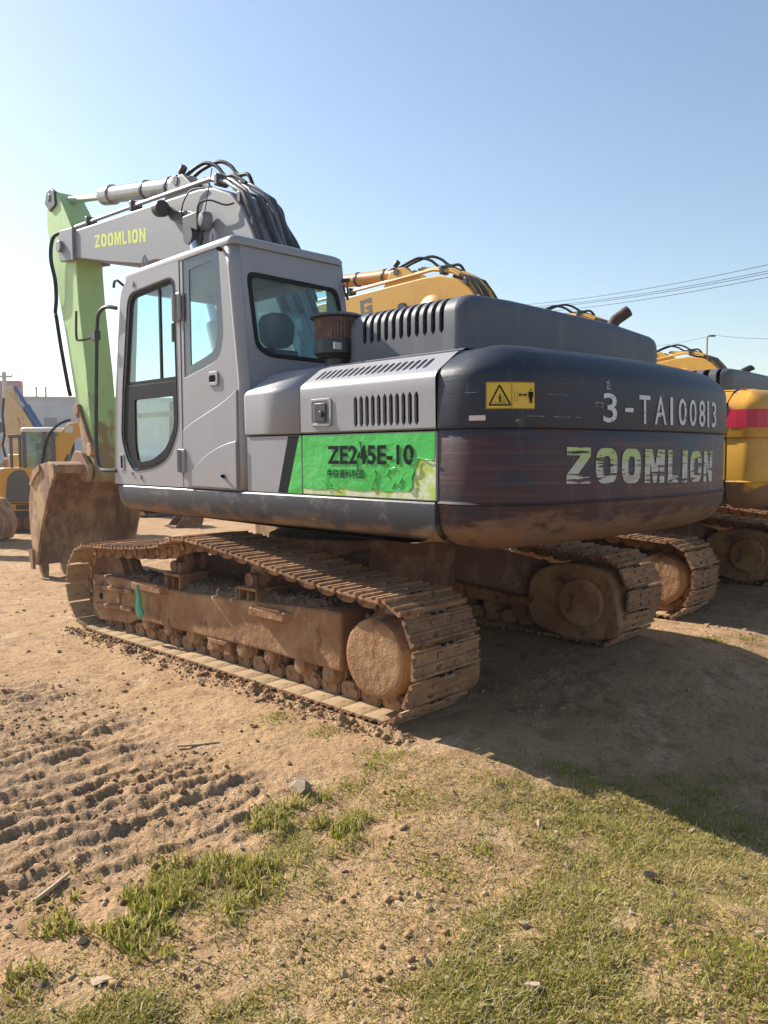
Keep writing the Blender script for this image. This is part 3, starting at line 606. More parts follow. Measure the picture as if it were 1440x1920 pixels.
        c = catmull([(-1.436, y, z) for y, z in pts], 4); b.tube([p + Vector((random.uniform(-.004, .001), 0, 0)) for p in c], [.0015 + .003 * random.random() for _ in c], 5)
    b.build('film_crease', 'green_vinyl', P1)
    b = MB(); x0, x1 = -1.265, -1.995                       # reading direction is -y
    font_text(b, 'ZE245E-10', lambda a, c: (-1.4385, x0 + (x1 - x0) * a, 1.495 + .112 * c), .026); b.build('model_lettering', 'ink_worn', P1, smooth=0)
    b = MB(); font_text(b, '\u4e2d\u8054\u91cd\u79d1\u5236\u9020', lambda a, c: (-1.4385, -1.265 + (-1.60 + 1.265) * a, 1.412 + .054 * c), .01); b.build('maker_lettering', 'ink_worn', P1, smooth=0)
    b = MB(); b.panel([(-.858, 1.672), (-.972, 1.672), (-.845, 1.306), (-.742, 1.306)], [], lambda u, v, w: (-1.4268 - w, u, v), .001); b.build('black_stripe', 'ink', P1)
    b = MB(); b.panel([(-.974, 1.672), (-.996, 1.672), (-.996, 1.306), (-.847, 1.306)], [], lambda u, v, w: (-1.4268 - w, u, v), .001); b.build('green_stripe', 'green_vinyl', P1)
    return P1
HOODP = [(-1.065, 2.10), (-1.065, 2.37), (-1.058, 2.40), (-1.035, 2.435), (-1.00, 2.46), (-.95, 2.475), (-.6, 2.485), (.6, 2.475), (1.12, 2.44), (1.19, 2.42), (1.225, 2.385), (1.235, 2.34), (1.235, 2.10)]
def hood(root, rot, mat, hero, big=False):
    H = empty('engine_hood'); H.parent = root; H.rotation_euler[2] = rot; sl = []
    n = 5 if big else 11
    a = plen(HOODP, 1) - .115 if not big else .05
    for k in range(n):
        y = -1.20 - .66 * k / (n - 1) if not big else -1.95 + .13 * k
        sl.append((y - (.019 if not big else .03), y + (.017 if not big else .03), a, plen(HOODP, 5) + .005))
    b = MB(); slot_sheet(b, HOODP, -1.96, -1.12, sl)
    nv = lambda y, k: [(0 if 0 else ((x + 0.0) * (1 - k * .035)), y, z - k * (.06 if z > 2.3 else 0)) for x, z in HOODP]
    def ring(y, dx, dz): return [((-1.065 + dx + (x + 1.065) * (2.3 - 2 * dx) / 2.3), y, 2.10 + (z - 2.10) * (1 - dz)) for x, z in HOODP]
    b.loft([ring(-1.96, 0, 0), ring(-2.00, .006, .012), ring(-2.03, .03, .05), ring(-2.05, .07, .13), ring(-2.055, .11, .22)], False, False, False)
    b.f.append(tuple(range(len(b.v) - len(HOODP), len(b.v))))
    b.loft([ring(-1.12, 0, 0), ring(-1.06, .01, .02), ring(-1.02, .05, .09), ring(-1.0, .11, .2)], False, False, False); b.f.append(tuple(range(len(b.v) - len(HOODP), len(b.v)))[::-1])
    b.build('hood_shell', mat, H, smooth=40, recalc=False)
    b = MB(); b.box(-1.02, 1.15, -1.98, -1.06, 2.11, 2.36); b.build('hood_shade_box', 'dark_inside', H)  # added near-black box, stands in for the shade under the hollow hood
    b = MB(); p = [(1.06, -1.74, 2.40), (1.06, -1.745, 2.58), (1.065, -1.78, 2.66), (1.075, -1.83, 2.72)]
    if big: p = [(-.05, -1.80, 2.40), (-.05, -1.80, 2.50), (-.03, -1.825, 2.56), (.02, -1.88, 2.61)]
    if not big: p = [(1.0, -1.74, 2.38), (1.0, -1.74, 2.50), (1.03, -1.775, 2.575), (1.10, -1.845, 2.645)]
    b.tube(p, .045, 18, False); b.tube(p, .041, 18, False); b.build('exhaust_pipe', 'exhaust_steel' if not big else 'black_metal', H)
    b = MB(); b.cyl(p[-2], (Vector(p[-2]).lerp(Vector(p[-1]), .93)).to_tuple(), .0415, 18); b.build('exhaust_inside', 'dark_inside', H)  # near-black plug paints the shade inside the pipe mouth
    if big: H.scale = (1, 1, .66); H.location.z = .72
    return H
def deck(root, rot, mat):
    D = empty('revolving_frame'); D.parent = root; D.rotation_euler[2] = rot
    prof = [(1.066, .20), (1.072, .13), (1.09, .075), (1.12, .035), (1.17, .01), (1.25, 0), (1.288, .002), (1.297, .012)]
    b = MB(); ol = rpoly([(-1.447, -2.160), (1.43, -2.160), (1.43, 1.62), (-1.447, 1.62)], [.01, .01, .16, .10], 6); nn = []
    for i in range(len(ol)):
        a = Vector(ol[i - 1]); c = Vector(ol[(i + 1) % len(ol)]); d = (c - a).normalized(); nn.append(Vector((-d.y, d.x)))
    rings = []
    for z, i in prof: rings.append([((Vector(p) + n * i).x, max(-2.16, (Vector(p) + n * i * (2.2 if p[1] > 1.4 else 1)).y), z) for p, n in zip(ol, nn)])
    b.loft(rings); b.build('skirt', mat, D, smooth=40)
    b = MB(); b.box(-.36, 1.40, -2.1, -1.0, 1.3, 2.06); b.box(.45, 1.40, -1.0, 1.2, 1.3, 1.95); b.box(-.40, .45, -1.0, .1, 1.3, 1.7); b.box(-1.05, -.38, -1.05, -.45, 1.3, 2.06); b.build('tank_housing', 'dark_grey_paint', D, .03)
    b = MB()
    for x in (-.27, .27): b.prism([(-.25, 1.3), (.75, 1.3), (.45, 1.95), (.05, 2.0)], x - .03, x + .03)
    b.build('boom_bracket', mat, D, .01)
    return D
def arcseg(c, r, a0, a1, n): return [(c[0] + r * math.cos(R(a0 + (a1 - a0) * k / n)), c[1] + r * math.sin(R(a0 + (a1 - a0) * k / n))) for k in range(n + 1)]
def rear_y(z): return -.372 if z < 2.06 else -.372 + .135 * ((z - 2.06) / 1.0)
def cab(root, rot, mat, hero, glass='cab_glass', rear='rear_glass'):
    C = empty('cab'); C.parent = root; C.rotation_euler[2] = rot; XL, XR = -1.435, -.415; zt = 3.02
    fx = lambda u, v, w: (XL - w, u, v)                       # left side plate
    fr = lambda u, v, w: (XR + w, u, v)
    frear = lambda u, v, w: (u, rear_y(v) - w, v)
    # rear quarter of the left side
    win = rpoly([(.415, 3.005), (-.085, 3.03), (-.135, 2.40), (-.085, 2.245), (.07, 2.20), (.415, 2.135)], [.02, .05, .12, .1, .1, .02], 5)
    out = [(.452, 1.303), (.452, zt), (-.165, zt)] + [(-.165 - .135 * (1 - k / 6), 2.06 + (zt - 2.06) * k / 6) for k in range(5, -1, -1)] + [(-.30, 1.303)]
    b = MB(); b.panel(out, [win], fx, .05); q = b.build('side_wall', mat, C, .006)
    b = MB(); b.panel(inset(win, .002), [inset(win, .085)], lambda u, v, w: (XL + .006 - w, u, v), .012); b.build('window_band', 'tint_band', C)
    b = MB(); b.panel(inset(win, .085), [], lambda u, v, w: (XL + .010 - w, u, v), .004); b.build('window_pane', glass, C)
    # styling swage: a raised lower flank with arched edge
    if hero:
        fl = [(.445, 1.308), (.445, 1.745), (.30, 1.80), (.12, 1.855), (-.05, 1.905), (-.20, 1.96), (-.296, 2.01), (-.296, 1.308)]
        b = MB(); b.panel(fl, [], lambda u, v, w: (XL - .010 - w, u, v), .014); b.build('flank_swage', mat, C, .009, 3)
        arch = [(.37, 1.32), (.36, 1.38), (.30, 1.44), (.2, 1.505), (.08, 1.56), (-.05, 1.605), (-.18, 1.635), (-.294, 1.65), (-.294, 1.312)]
        b = MB(); b.panel(arch, [], lambda u, v, w: (XL - .0195 - w, u, v), .012); b.build('flank_swage', mat, C, .008, 3)
        b = MB(); b.cyl((XL - .018, -.13, 1.40), (XL - .05, -.155, 1.405), .016, 10, .010); b.build('rubber_stop', 'black_rubber', C); b = MB(); b.cyl((XL - .005, -.13, 2.985), (XL - .045, -.145, 2.985), .016, 10, .011); b.build('rubber_stop', 'black_rubber', C)
        b = MB(); b.panel(rrect(-.062, .072, 2.05, 2.150, .022, 4), [rrect(-.040, .050, 2.075, 2.125, .016, 4)], lambda u, v, w: (XL - .014 - w, u, v), .02); b.build('lock_surround', mat, C, .005)
        b = MB(); b.panel(rrect(-.040, .050, 2.075, 2.125, .016, 4), [], lambda u, v, w: (XL - .003 - w, u, v), .004); b.build('door_lock', 'black_rubber', C)
    # rounded rear left corner, rear wall with window
    rw = rpoly([(-1.325, 2.835), (-.50, 2.825), (-.475, 2.70), (-.475, 2.235), (-1.20, 2.243), (-1.305, 2.30)], [.07, .08, .05, .08, .1, .1], 6)
    b = MB(); zz = [1.303, 1.6, 2.06, 2.3, 2.6, 2.85, zt]; b.loft([[(XL + .07 - .07 * math.cos(t), rear_y(z) + .07 - .07 * math.sin(t), z) for t in np.linspace(0, math.pi / 2, 7)] for z in zz], False, False, False); b.build('corner_pillar', mat, C, solid=.03, smooth=60)
    b = MB(); o2 = [(-1.366, 1.303), (-1.366, 2.06), (-1.366, 2.5), (-1.366, zt), (-.52, zt), (-.415, zt), (-.415, 2.5), (-.415, 2.06), (-.415, 1.303)]
    b.panel(o2, [rw], frear, .045); b.build('rear_wall', mat, C, .006)
    b = MB(); b.panel(rw, [inset(rw, .03)], lambda u, v, w: frear(u, v, w + .006), .02); b.build('window_seal', 'black_rubber', C, .004)
    b = MB(); b.panel(inset(rw, .03), [], lambda u, v, w: frear(u, v, w - .012), .004); b.build('window_pane', rear, C)
    # strips closing the left side to the corner
    b = MB(); b.loft([[(XL, -.165 if z > 3 else (-.30 + .135 * max(0, (z - 2.06) / .96)), z), (XL, rear_y(z) + .07, z)] for z in zz], False, False, False); b.build('side_strip', mat, C, solid=.03)
    # right wall, front posts, floor
    rwin = rrect(-.1, 1.30, 1.75, 2.90, .1, 5)
    b = MB(); b.panel([(-.36, 1.303), (1.58, 1.303), (1.50, 2.6), (1.40, zt), (-.24, zt), (-.36, 2.06)], [rwin], fr, .05); b.build('right_wall', mat, C, .006)
    b = MB(); b.panel(rwin, [], lambda u, v, w: (XR - .02 + w, u, v), .004); b.build('window_pane', glass, C)
    b = MB(); ff = lambda u, v, w: (u, 1.60 - (v - 1.3) * .10 - max(0, v - 2.7) * .12 - .03, v)
    b.panel([(XL + .04, 1.31), (XR - .04, 1.31), (XR - .04, zt), (XL + .04, zt)], [rrect(XL + .11, XR - .1, 1.40, 2.92, .05, 4)], lambda u, v, w: (u, ff(u, v, 0)[1] + w, v), .05); b.build('front_frame', mat, C, .006)
    b = MB(); b.panel(rrect(XL + .11, XR - .1, 1.40, 2.92, .05, 4), [], lambda u, v, w: (u, ff(u, v, 0)[1] - .02 + w, v), .004); b.build('windscreen', glass, C)
    b = MB(); b.box(XL + .04, XR - .04, -.30, 1.50, 1.30, 1.36); b.build('cab_floor', 'black_rubber', C)
    # roof
    ol = rpoly([(XL, -.262), (XR, -.262), (XR, 1.405), (XL, 1.405)], [.06, .07, .12, .12], 5); cx, cy = (XL + XR) / 2, .57; rings = []
    for z, i in ((3.005, .03), (3.012, -.004), (3.04, -.008), (3.062, .004), (3.078, .03), (3.087, .07), (3.093, .14)): rings.append([(cx + (x - cx) * (1 - i / .51), cy + (y - cy) * (1 - i / .83), z) for x, y in ol])
    b = MB(); b.loft(rings); b.build('roof', mat, C, smooth=50)
    b = MB(); b.box(XL + .05, XR - .05, -.2, 1.36, 2.975, 3.004); b.build('headliner', 'cab_lining', C)
    # seat with headrest, console, lever
    b = MB(); b.loft([[(x, y, z) for x, y in rrect(-1.16, -.66, .0 + o, .14 + o, .06, 4)] for z, o in ((1.75, .1), (1.95, .06), (2.2, .0), (2.36, -.03))]); b.build('seat_back', 'seat_cloth', C, .02, 3)
    b = MB(); b.loft([[(x, y, z) for x, y in rrect(-1.02 + i, -.73 - i, -.06, .06, .05, 4)] for z, i in ((2.37, .07), (2.41, .01), (2.54, -.01), (2.60, .02), (2.625, .08))]); b.build('headrest', 'seat_cloth', C, .015, 3)
    b = MB(); b.loft([[(x, y, z) for x, y in rrect(-1.17, -.65, .05, .62, .1, 4)] for z in (1.62, 1.75)]); b.box(-1.1, -.7, .1, .55, 1.36, 1.62); b.build('seat_cushion', 'seat_cloth', C, .02, 3)
    for x in (-1.28, -.56): b = MB(); b.box(x - .08, x + .08, .1, .75, 1.62, 1.84); b.cyl((x, .66, 1.84), (x, .72, 2.02), .014, 8); b.cyl((x, .715, 2.0), (x, .74, 2.1), .03, 8); b.build('control_console', 'black_metal', C, .02)
    for x in (-1.2, -.9): b = MB(); b.cyl((x, 1.1, 1.4), (x, 1.05, 2.0), .016, 8); b.build('travel_lever', 'black_metal', C)
    b = MB(); b.box(-.62, -.46, 1.12, 1.2, 1.95, 2.2); b.build('display', 'black_metal', C, .02)
    # door as its own part
    D = empty('cab_door'); D.parent = root; D.rotation_euler[2] = rot
    ug = rpoly([(1.405, 2.16), (1.275, 2.86), (.56, 2.895), (.545, 2.15)], [.02, .10, .09, .02], 5)
    lf = rpoly([(1.415, 2.135), (.545, 2.125), (.545, 1.76), (.70, 1.55), (.92, 1.475), (1.25, 1.445), (1.36, 1.54), (1.47, 1.71)], [.02, .02, .08, .1, .1, .05, .04, .05], 4)
    hole = rpoly([(1.47, 1.71), (1.42, 2.15), (1.285, 2.88), (.545, 2.905), (.530, 1.76), (.69, 1.54), (.92, 1.46), (1.26, 1.43), (1.38, 1.53)], [.08, .05, .11, .09, .1, .1, .1, .05, .05], 4)
    do = rpoly([(.462, 1.306), (.462, 3.01), (1.26, 3.035), (1.43, 2.93), (1.60, 1.95), (1.635, 1.306)], [0, 0, .06, .14, .1, .0], 5)
    b = MB(); b.panel(do, [hole], lambda u, v, w: (XL - .004 - w, u, v), .045); b.build('door_shell', mat, D, .008)
    b = MB(); b.panel(inset(hole, -.012), [inset(hole, .0)], lambda u, v, w: (XL - .010 - w, u, v), .01); b.build('window_seal', 'black_rubber', D, .003)
    uo = rpoly([(1.42, 2.10), (1.285, 2.875), (.55, 2.90), (.535, 2.09)], [.01, .1, .09, .01], 5); ui = rpoly([(1.375, 2.165), (1.26, 2.845), (.575, 2.875), (.565, 2.16)], [.02, .09, .08, .02], 5)
    b = MB(); b.panel(uo, [ui], lambda u, v, w: (XL + .012 - w, u, v), .02); b.box(XL + .012, XL + .03, .79, .815, 2.16, 2.86); b.build('sash_frame', 'black_rubber', D)
    b = MB(); b.panel(ui, [], lambda u, v, w: (XL + .020 - w, u, v), .004); b.build('window_pane', glass, D)
    li = rpoly([(1.25, 2.015), (.605, 2.012), (.605, 1.77), (.745, 1.60), (.97, 1.515), (1.21, 1.495), (1.255, 1.62)], [.03, .03, .06, .08, .06, .04, .05], 4)
    b = MB(); b.panel(lf, [li], lambda u, v, w: (XL + .006 - w, u, v), .02); b.build('kick_panel', 'black_rubber', D, .004)
    b = MB(); b.panel(li, [], lambda u, v, w: (XL + .016 - w, u, v), .004); b.build('window_pane', glass, D)
    b = MB(); b.box(XL + .03, XL + .05, .62, 1.24, 1.86, 1.90); b.build('grab_bar', 'black_metal', D)
    if hero:
        for z0, z1, y in ((2.565, 2.775, .478), (1.42, 1.60, .458)):
            b = MB(); b.box(XL - .028, XL - .004, y - .055, y + .055, z0, z1); b.build('hinge', mat, D, .012, 3)
            b = MB(); b.cyl((XL - .036, y + .01, z0 + .005), (XL - .036, y + .01, z1 - .005), .017, 12)
            for k in (1, 2): b.cyl((XL - .036, y + .01, z0 + (z1 - z0) * k / 3 - .003), (XL - .036, y + .01, z0 + (z1 - z0) * k / 3 + .003), .019, 12)
            b.build('hinge_pin', mat, D)
        b = MB(); b.panel(rrect(1.445, 1.515, 1.425, 1.565, .02, 4), [rrect(1.458, 1.502, 1.44, 1.55, .015, 4)], lambda u, v, w: (XL - .012 - w, u, v), .02); b.build('handle_surround', mat, D, .004)
        b = MB(); b.panel(rrect(1.458, 1.502, 1.44, 1.55, .015, 4), [], lambda u, v, w: (XL - .006 - w, u, v), .004); b.build('door_handle', 'black_rubber', D)
        b = MB(); b.box(XL - .012, XL + .0, .545, .575, 2.42, 2.56); b.build('sash_latch', 'black_rubber', D)
        b = MB(); b.cyl((XL - .004, 1.20, 2.955), (XL - .014, 1.20, 2.955), .022, 14); b.cyl((XL - .004, 1.30, 1.40), (XL - .016, 1.30, 1.40), .012, 10); b.cyl((XL - .004, 1.15, 1.375), (XL - .016, 1.15, 1.375), .016, 10); b.build('plug', mat, D)
        H = MB(); H.tube(catmull([(XL - .01, 1.50, 2.80), (XL - .05, 1.62, 2.82), (XL - .05, 1.76, 2.78), (XL - .05, 1.80, 2.66), (XL - .05, 1.84, 2.3), (XL - .05, 1.885, 1.75), (XL - .05, 1.88, 1.55), (XL - .05, 1.82, 1.44), (XL - .05, 1.72, 1.42), (XL - .005, 1.60, 1.42)], 5), .017, 8)
        H.tube(catmull([(XL - .05, 1.81, 2.59), (XL - .10, 2.05, 2.58), (XL - .11, 2.10, 2.62), (XL - .11, 2.085, 2.84)], 4), .011, 8); H.box(XL - .08, XL - .025, 1.79, 1.86, 2.56, 2.64); H.build('handrail', 'black_metal', C)
        for y in (.10, 1.16): b = MB(); b.tube([(XL + .10, y, 3.085), (XL + .10, y, 3.16), (XL + .10, y + .03, 3.195), (XL + .10, y + .06, 3.16), (XL + .10, y + .06, 3.085)], .011, 8); b.build('lifting_eye', mat, C)
        b = MB(); b.tube(catmull([(XL + .02, 1.42, 2.98), (XL - .01, 1.48, 3.03), (XL - .0, 1.55, 3.02), (XL, 1.56, 2.98)], 4), .012, 6); b.build('front_hook', 'black_metal', C)
        b = MB(); b.cyl((-.43, rear_y(2.9) - .002, 2.90), (-.40, rear_y(2.9) - .05, 2.90), .016, 10); b.tube(catmull([(-.43, rear_y(2.8) - .01, 2.86), (-.47, rear_y(2.8) - .05, 2.82), (-.44, rear_y(2.75) - .05, 2.745), (-.42, rear_y(2.7) - .02, 2.80), (-.42, rear_y(2.8) - .03, 2.90)], 5), .008, 6); b.cyl((-.446, rear_y(2.64) - .001, 2.645), (-.446, rear_y(2.64) - .01, 2.645), .014, 10); b.build('rear_wiring', 'black_metal', C)
        b = MB(); b.tube([(XL + .25, .62, 3.09), (XL + .28, .42, 3.75)], .004, 5); b.build('aerial', 'black_metal', C)
    return C
def precleaner(root, rot):
    Pc = empty('air_precleaner'); Pc.parent = root; Pc.rotation_euler[2] = rot; c = (-.98, -.84, 0)
    b = MB(); b.lathe([(2.10, .09), (2.20, .09), (2.205, .135), (2.225, .155), (2.23, .165), (2.30, .165), (2.325, .16), (2.325, .1)], c, 'z', 28); b.build('bowl', 'black_metal', Pc)
    b = MB(); n = 44
    for k in range(n): a = 2 * math.pi * k / n; b.obox((c[0] + .155 * math.cos(a), c[1] + .155 * math.sin(a), 2.395), (.003, .008, .15), Matrix.Rotation(a, 3, 'Z'))
    for k in range(12): z = 2.325 + .145 * k / 11; b.lathe([(z - .003, .156), (z - .003, .159), (z + .003, .159), (z + .003, .156)], c, 'z', 28)
    b.build('wire_screen', 'mesh_rust', Pc)
    b = MB(); b.lathe([(2.32, .10), (2.32, .138), (2.47, .138), (2.47, .1)], c, 'z', 20); b.build('filter_core', 'mesh_rust', Pc)
    b = MB(); b.lathe([(2.463, .05), (2.463, .175), (2.47, .195), (2.478, .195), (2.495, .16), (2.50, .05)], c, 'z', 28); b.build('cap', 'black_metal', Pc)
    b = MB(); b.box(c[0] - .03 - .12, c[0] + .03 - .12, c[1] - .14, c[1] - .125, 2.245, 2.29); b.build('paper_label', 'white_paint', Pc)
# ---------------------------------------------------------------- boom, arm, bucket (side profiles in the plane of the boom)
BOOM = [(5.52, 4.50), (5.24, 4.435), (3.07, 4.285), (2.19, 4.225), (1.92, 4.18), (1.63, 4.06), (1.43, 3.89), (1.27, 3.65), (.55, 2.35), (.22, 2.02), (.02, 2.00), (-.06, 1.85), (.04, 1.72), (.22, 1.72), (1.6, 2.75), (2.2, 3.30), (2.65, 3.58), (3.1, 3.68), (3.48, 3.70), (4.3, 3.87), (5.30, 4.10), (5.52, 4.13)]
ARM = [(6.0, 5.12), (6.14, 5.08), (6.21, 4.9), (6.22, 4.66), (6.0, 3.94), (5.72, 3.19), (5.46, 2.31), (5.24, 1.45), (5.14, 1.24), (5.0, 1.20), (4.92, 1.30), (4.93, 1.5), (5.02, 2.06), (5.09, 2.65), (5.25, 3.5), (5.30, 3.99), (5.27, 4.36), (5.55, 4.72), (5.88, 5.08)]
def front_group(root, rot, bm, am, km, hero, bang=0.0, cylm='cyl_grey', rodm='chrome', parts=('arm', 'bucket')):
    def spin(o):
        o.rotation_euler[2] = rot
        if bang:
            M = Matrix.Rotation(rot, 4, 'Z') @ Matrix.Translation((0, .1, 1.85)) @ Matrix.Rotation(bang, 4, 'X') @ Matrix.Translation((0, -.1, -1.85)); o.matrix_local = M
    B = empty('boom'); B.parent = root; spin(B)
    b = MB(); b.prism(BOOM, -.215, .215); b.build('boom_beam', bm, B, .018, 2)
    b = MB()
    for x in (-.222, .222 - .0): b.prism([(5.20, 4.46), (5.60, 4.50), (5.70, 4.30), (5.62, 4.10), (5.20, 4.05)], x - .03, x + .03)
    b.cyl((-.30, 5.55, 4.28), (.30, 5.55, 4.28), .075, 20); b.build('boom_nose', 'grey_boom' if hero else bm, B, .01)
    for x in (-.13, .13): b = MB(); b.prism([(2.25, 4.21), (3.05, 4.27), (2.86, 4.50), (2.62, 4.50)], x - .02, x + .02); b.build('cylinder_bracket', bm, B, .01)
    b = MB(); b.cyl((-.16, 2.75, 4.46), (.16, 2.75, 4.46), .05, 12); b.build('bracket_pin', 'black_metal', B)
    b = MB()                                                   # swollen boss round the lift-cylinder pin and weld line
    b.lathe([(-.26, .05), (-.26, .10), (-.235, .13), (-.21, .27)] , (0, 2.12, 3.72), 'x', 24); b.lathe([(.21, .27), (.235, .13), (.26, .1), (.26, .05)], (0, 2.12, 3.72), 'x', 24); b.build('pin_boss', bm, B)
    a = Vector((0, 6.04, 5.03)); c = Vector((0, 2.75, 4.45)); d = (a - c).normalized()
    b = MB(); b.cyl(c + d * .05, c + d * 2.02, .098, 24); b.build('arm_cylinder', cylm, B)
    b = MB(); b.cyl(c + d * 1.80, c + d * 2.05, .118, 24); b.build('cylinder_gland', cylm, B, .006); b = MB(); b.cyl(c - d * .1, c + d * .12, .085, 16); b.build('cylinder_eye', cylm, B, .006)
    for t in (.32, .9): b = MB(); b.cyl(c + d * t, c + d * (t + .04), .11, 20); b.build('cylinder_band', 'black_metal', B)
    b = MB(); b.cyl(c + d * 2.0, a - d * .05, .05, 18); b.build('cylinder_rod', rodm, B)
    for x in (-.33, .33):                                      # lift cylinders
        p0 = Vector((x, 1.15, 1.35)); p1 = Vector((x, 2.12, 3.72)); e = (p1 - p0)
        b = MB(); b.cyl(p0, p0 + e * .62, .085, 18); b.build('lift_cylinder', cylm, B); b = MB(); b.cyl(p0 + e * .6, p1, .05, 14); b.build('lift_rod', rodm, B); b = MB(); b.cyl(p1 - Vector((.06, 0, 0)), p1 + Vector((.06, 0, 0)), .085, 14); b.build('rod_eye', 'black_metal', B)
    # steel pipes over the back of the boom, hoses at the hump
    pm = 'pipe_grey' if hero else bm
    for x, dz in ((-.16, .0), (-.10, .03), (.06, .0), (.13, .03)):
        b = MB(); up = [(x, 5.3, 4.50 + dz), (x, 3.6, 4.40 + dz), (x, 2.05, 4.30 + dz)] if x < 0 else [(x, 2.5, 4.46 + dz), (x, 2.05, 4.33 + dz)]
        b.tube(up + [(x, 1.75, 4.20 + dz), (x, 1.52, 4.05 + dz), (x, 1.36, 3.84 + dz), (x, 1.22, 3.56), (x, .9, 2.98), (x, .6, 2.4)], .022, 8); b.build('oil_pipe', pm, B)
    for x in (-.17, .0, .17): b = MB(); b.tube([(x, 1.60, 4.11), (x, 1.45, 4.02), (x, 1.35, 3.86), (x, 1.1, 3.40), (x, .8, 2.85)], .030, 8); b.build('boom_hose', 'black_metal', B)
    for x in (.21, .24): b = MB(); b.tube(catmull([(x, 2.0, 4.26), (x, 1.48, 3.99), (x, 1.36, 3.78), (x, 1.14, 3.5), (x, .9, 3.0)], 4), .024, 8); b.build('boom_hose', 'black_metal', B)
    for y, z in ((4.9, 4.49), (3.7, 4.41), (1.9, 4.26), (1.5, 4.0), (1.3, 3.72)):
        b = MB(); b.box(-.20, -.06, y - .03, y + .03, z - .06, z + .05); b.build('pipe_clamp', 'black_metal', B, .008)
    for x, y0 in ((.02, 0), (.10, -.12)):
        b = MB(); b.tube(catmull([(x, 2.95, 4.54), (x, 2.80, 4.57), (x, 2.62, 4.60), (x + .02, 2.45 + y0, 4.61), (x + .04, 2.27 + y0, 4.53), (x + .04, 2.12 + y0, 4.40), (x + .04, 1.95 + y0, 4.36), (x + .04, 1.75, 4.24)], 6), .020, 10); b.build('hose', 'black_rubber', B)
    b = MB(); b.box(-.08, .1, 2.86, 3.02, 4.48, 4.57); b.cyl((.0, 2.9, 4.6), (.0, 2.82, 4.66), .04, 10); b.build('hose_fitting', 'black_metal', B, .01)
    if hero:
        b = MB(); b.prism([(2.05, 3.93), (2.30, 4.03), (2.62, 4.10), (2.72, 4.17), (2.80, 4.12), (2.70, 4.02), (2.45, 3.92), (2.25, 3.80), (2.05, 3.70)], -.25, -.218); b.box(-.34, -.25, 2.02, 2.30, 3.76, 3.95); b.build('lamp_bracket', 'black_metal', B, .01)
        b = MB(); b.cyl((-.32, 2.83, 4.15), (-.32, 2.72, 4.13), .085, 18); b.build('work_lamp', 'black_metal', B, .01)
        b = MB(); b.lathe([(-.24, .09), (-.30, .085), (-.33, .06), (-.335, .02)], (0, 1.98, 3.86), 'x', 20); b.build('pin_cap', bm, B)
        b = MB(); b.tube(catmull([(-.23, 2.35, 3.80), (-.26, 2.45, 4.05), (-.25, 2.3, 4.22), (-.23, 2.05, 4.20)], 5), .008, 6); b.tube(catmull([(-.25, 2.15, 3.9), (-.3, 2.05, 4.02), (-.3, 1.85, 4.02), (-.26, 1.65, 3.94), (-.24, 1.52, 3.93)], 5), .010, 6); b.build('cable', 'black_rubber', B)
        b = MB(); block_text(b, 'ZOOMLION', lambda u, v, w: (-.2165 - w, 4.62 - u, 4.098 - u * .1345 + v * (1 - u * 0.0)), .153, .17, {'M': 1.15, 'L': .82}); b.build('maker_lettering', 'lime_print', B, smooth=0)
    if 'arm' not in parts: return B
    A = empty('arm'); A.parent = root; spin(A)
    b = MB(); b.prism(ARM, -.17, .19); b.build('arm_beam', am, A, .014, 2)
    b = MB()
    for x in (-.175, .195): b.prism([(5.87, 5.08), (6.0, 5.15), (6.13, 5.12), (6.2, 4.98), (6.05, 4.85), (5.85, 4.9)], x - .025, x + .025)
    b.cyl((-.21, 6.04, 5.03), (.23, 6.04, 5.03), .05, 14); b.build('arm_ear', 'black_metal' if hero else am, A, .008)
    p0 = Vector((0.01, 6.12, 4.45)); p1 = Vector((0.01, 5.36, 2.12)); e = p1 - p0
    b = MB(); b.cyl(p0, p0 + e * .62, .08, 18); b.build('bucket_cylinder', cylm, A); b = MB(); b.cyl(p0 + e * .6, p1, .045, 14); b.build('bucket_cylinder_rod', rodm, A)
    b = MB(); b.tube(catmull([(-.19, 5.60, 4.5), (-.25, 5.82, 4.45), (-.25, 5.92, 4.2), (-.23, 5.85, 3.9), (-.22, 5.86, 3.65), (-.19, 5.98, 3.5), (-.20, 5.92, 3.4), (-.20, 5.80, 3.0), (-.20, 5.62, 2.5), (-.20, 5.55, 2.35)], 5), .026, 8); b.build('hose', 'black_rubber', A)
    for x in (-.20, .22): b = MB(); b.bar((x, 5.33, 2.15), (x, 4.97, 1.62), .035, .13); b.cyl((x - .03, 4.97, 1.62), (x + .03, 4.97, 1.62), .085, 16); b.cyl((x - .03, 5.33, 2.15), (x + .03, 5.33, 2.15), .08, 16); b.build('idler_link', km, A, .008)
    b = MB(); b.bar((0.01, 5.33, 2.15), (0.01, 5.18, 1.52), .24, .12); b.cyl((-.19, 5.33, 2.15), (.21, 5.33, 2.15), .07, 14); b.cyl((-.2, 5.18, 1.52), (.22, 5.18, 1.52), .075, 14); b.build('bucket_link', km, A, .01)
    if 'bucket' not in parts: return B
    K = empty('bucket'); K.parent = root; spin(K)
    outer = [(5.02, 1.44), (5.12, 1.475), (5.40, 1.44), (5.60, 1.36), (5.76, 1.18), (5.845, .98), (5.86, .78), (5.83, .5), (5.76, .20), (5.72, .10)]
    side = outer + [(5.66, .12), (5.45, .62), (5.26, .93), (5.10, 1.16), (4.98, 1.28), (4.97, 1.40)]
    for x in (-.66, .66): b = MB(); b.prism(side, x - .02, x + .02); b.build('side_plate', km, K, .006)
    o = [Vector(p) for p in outer]; inn = []
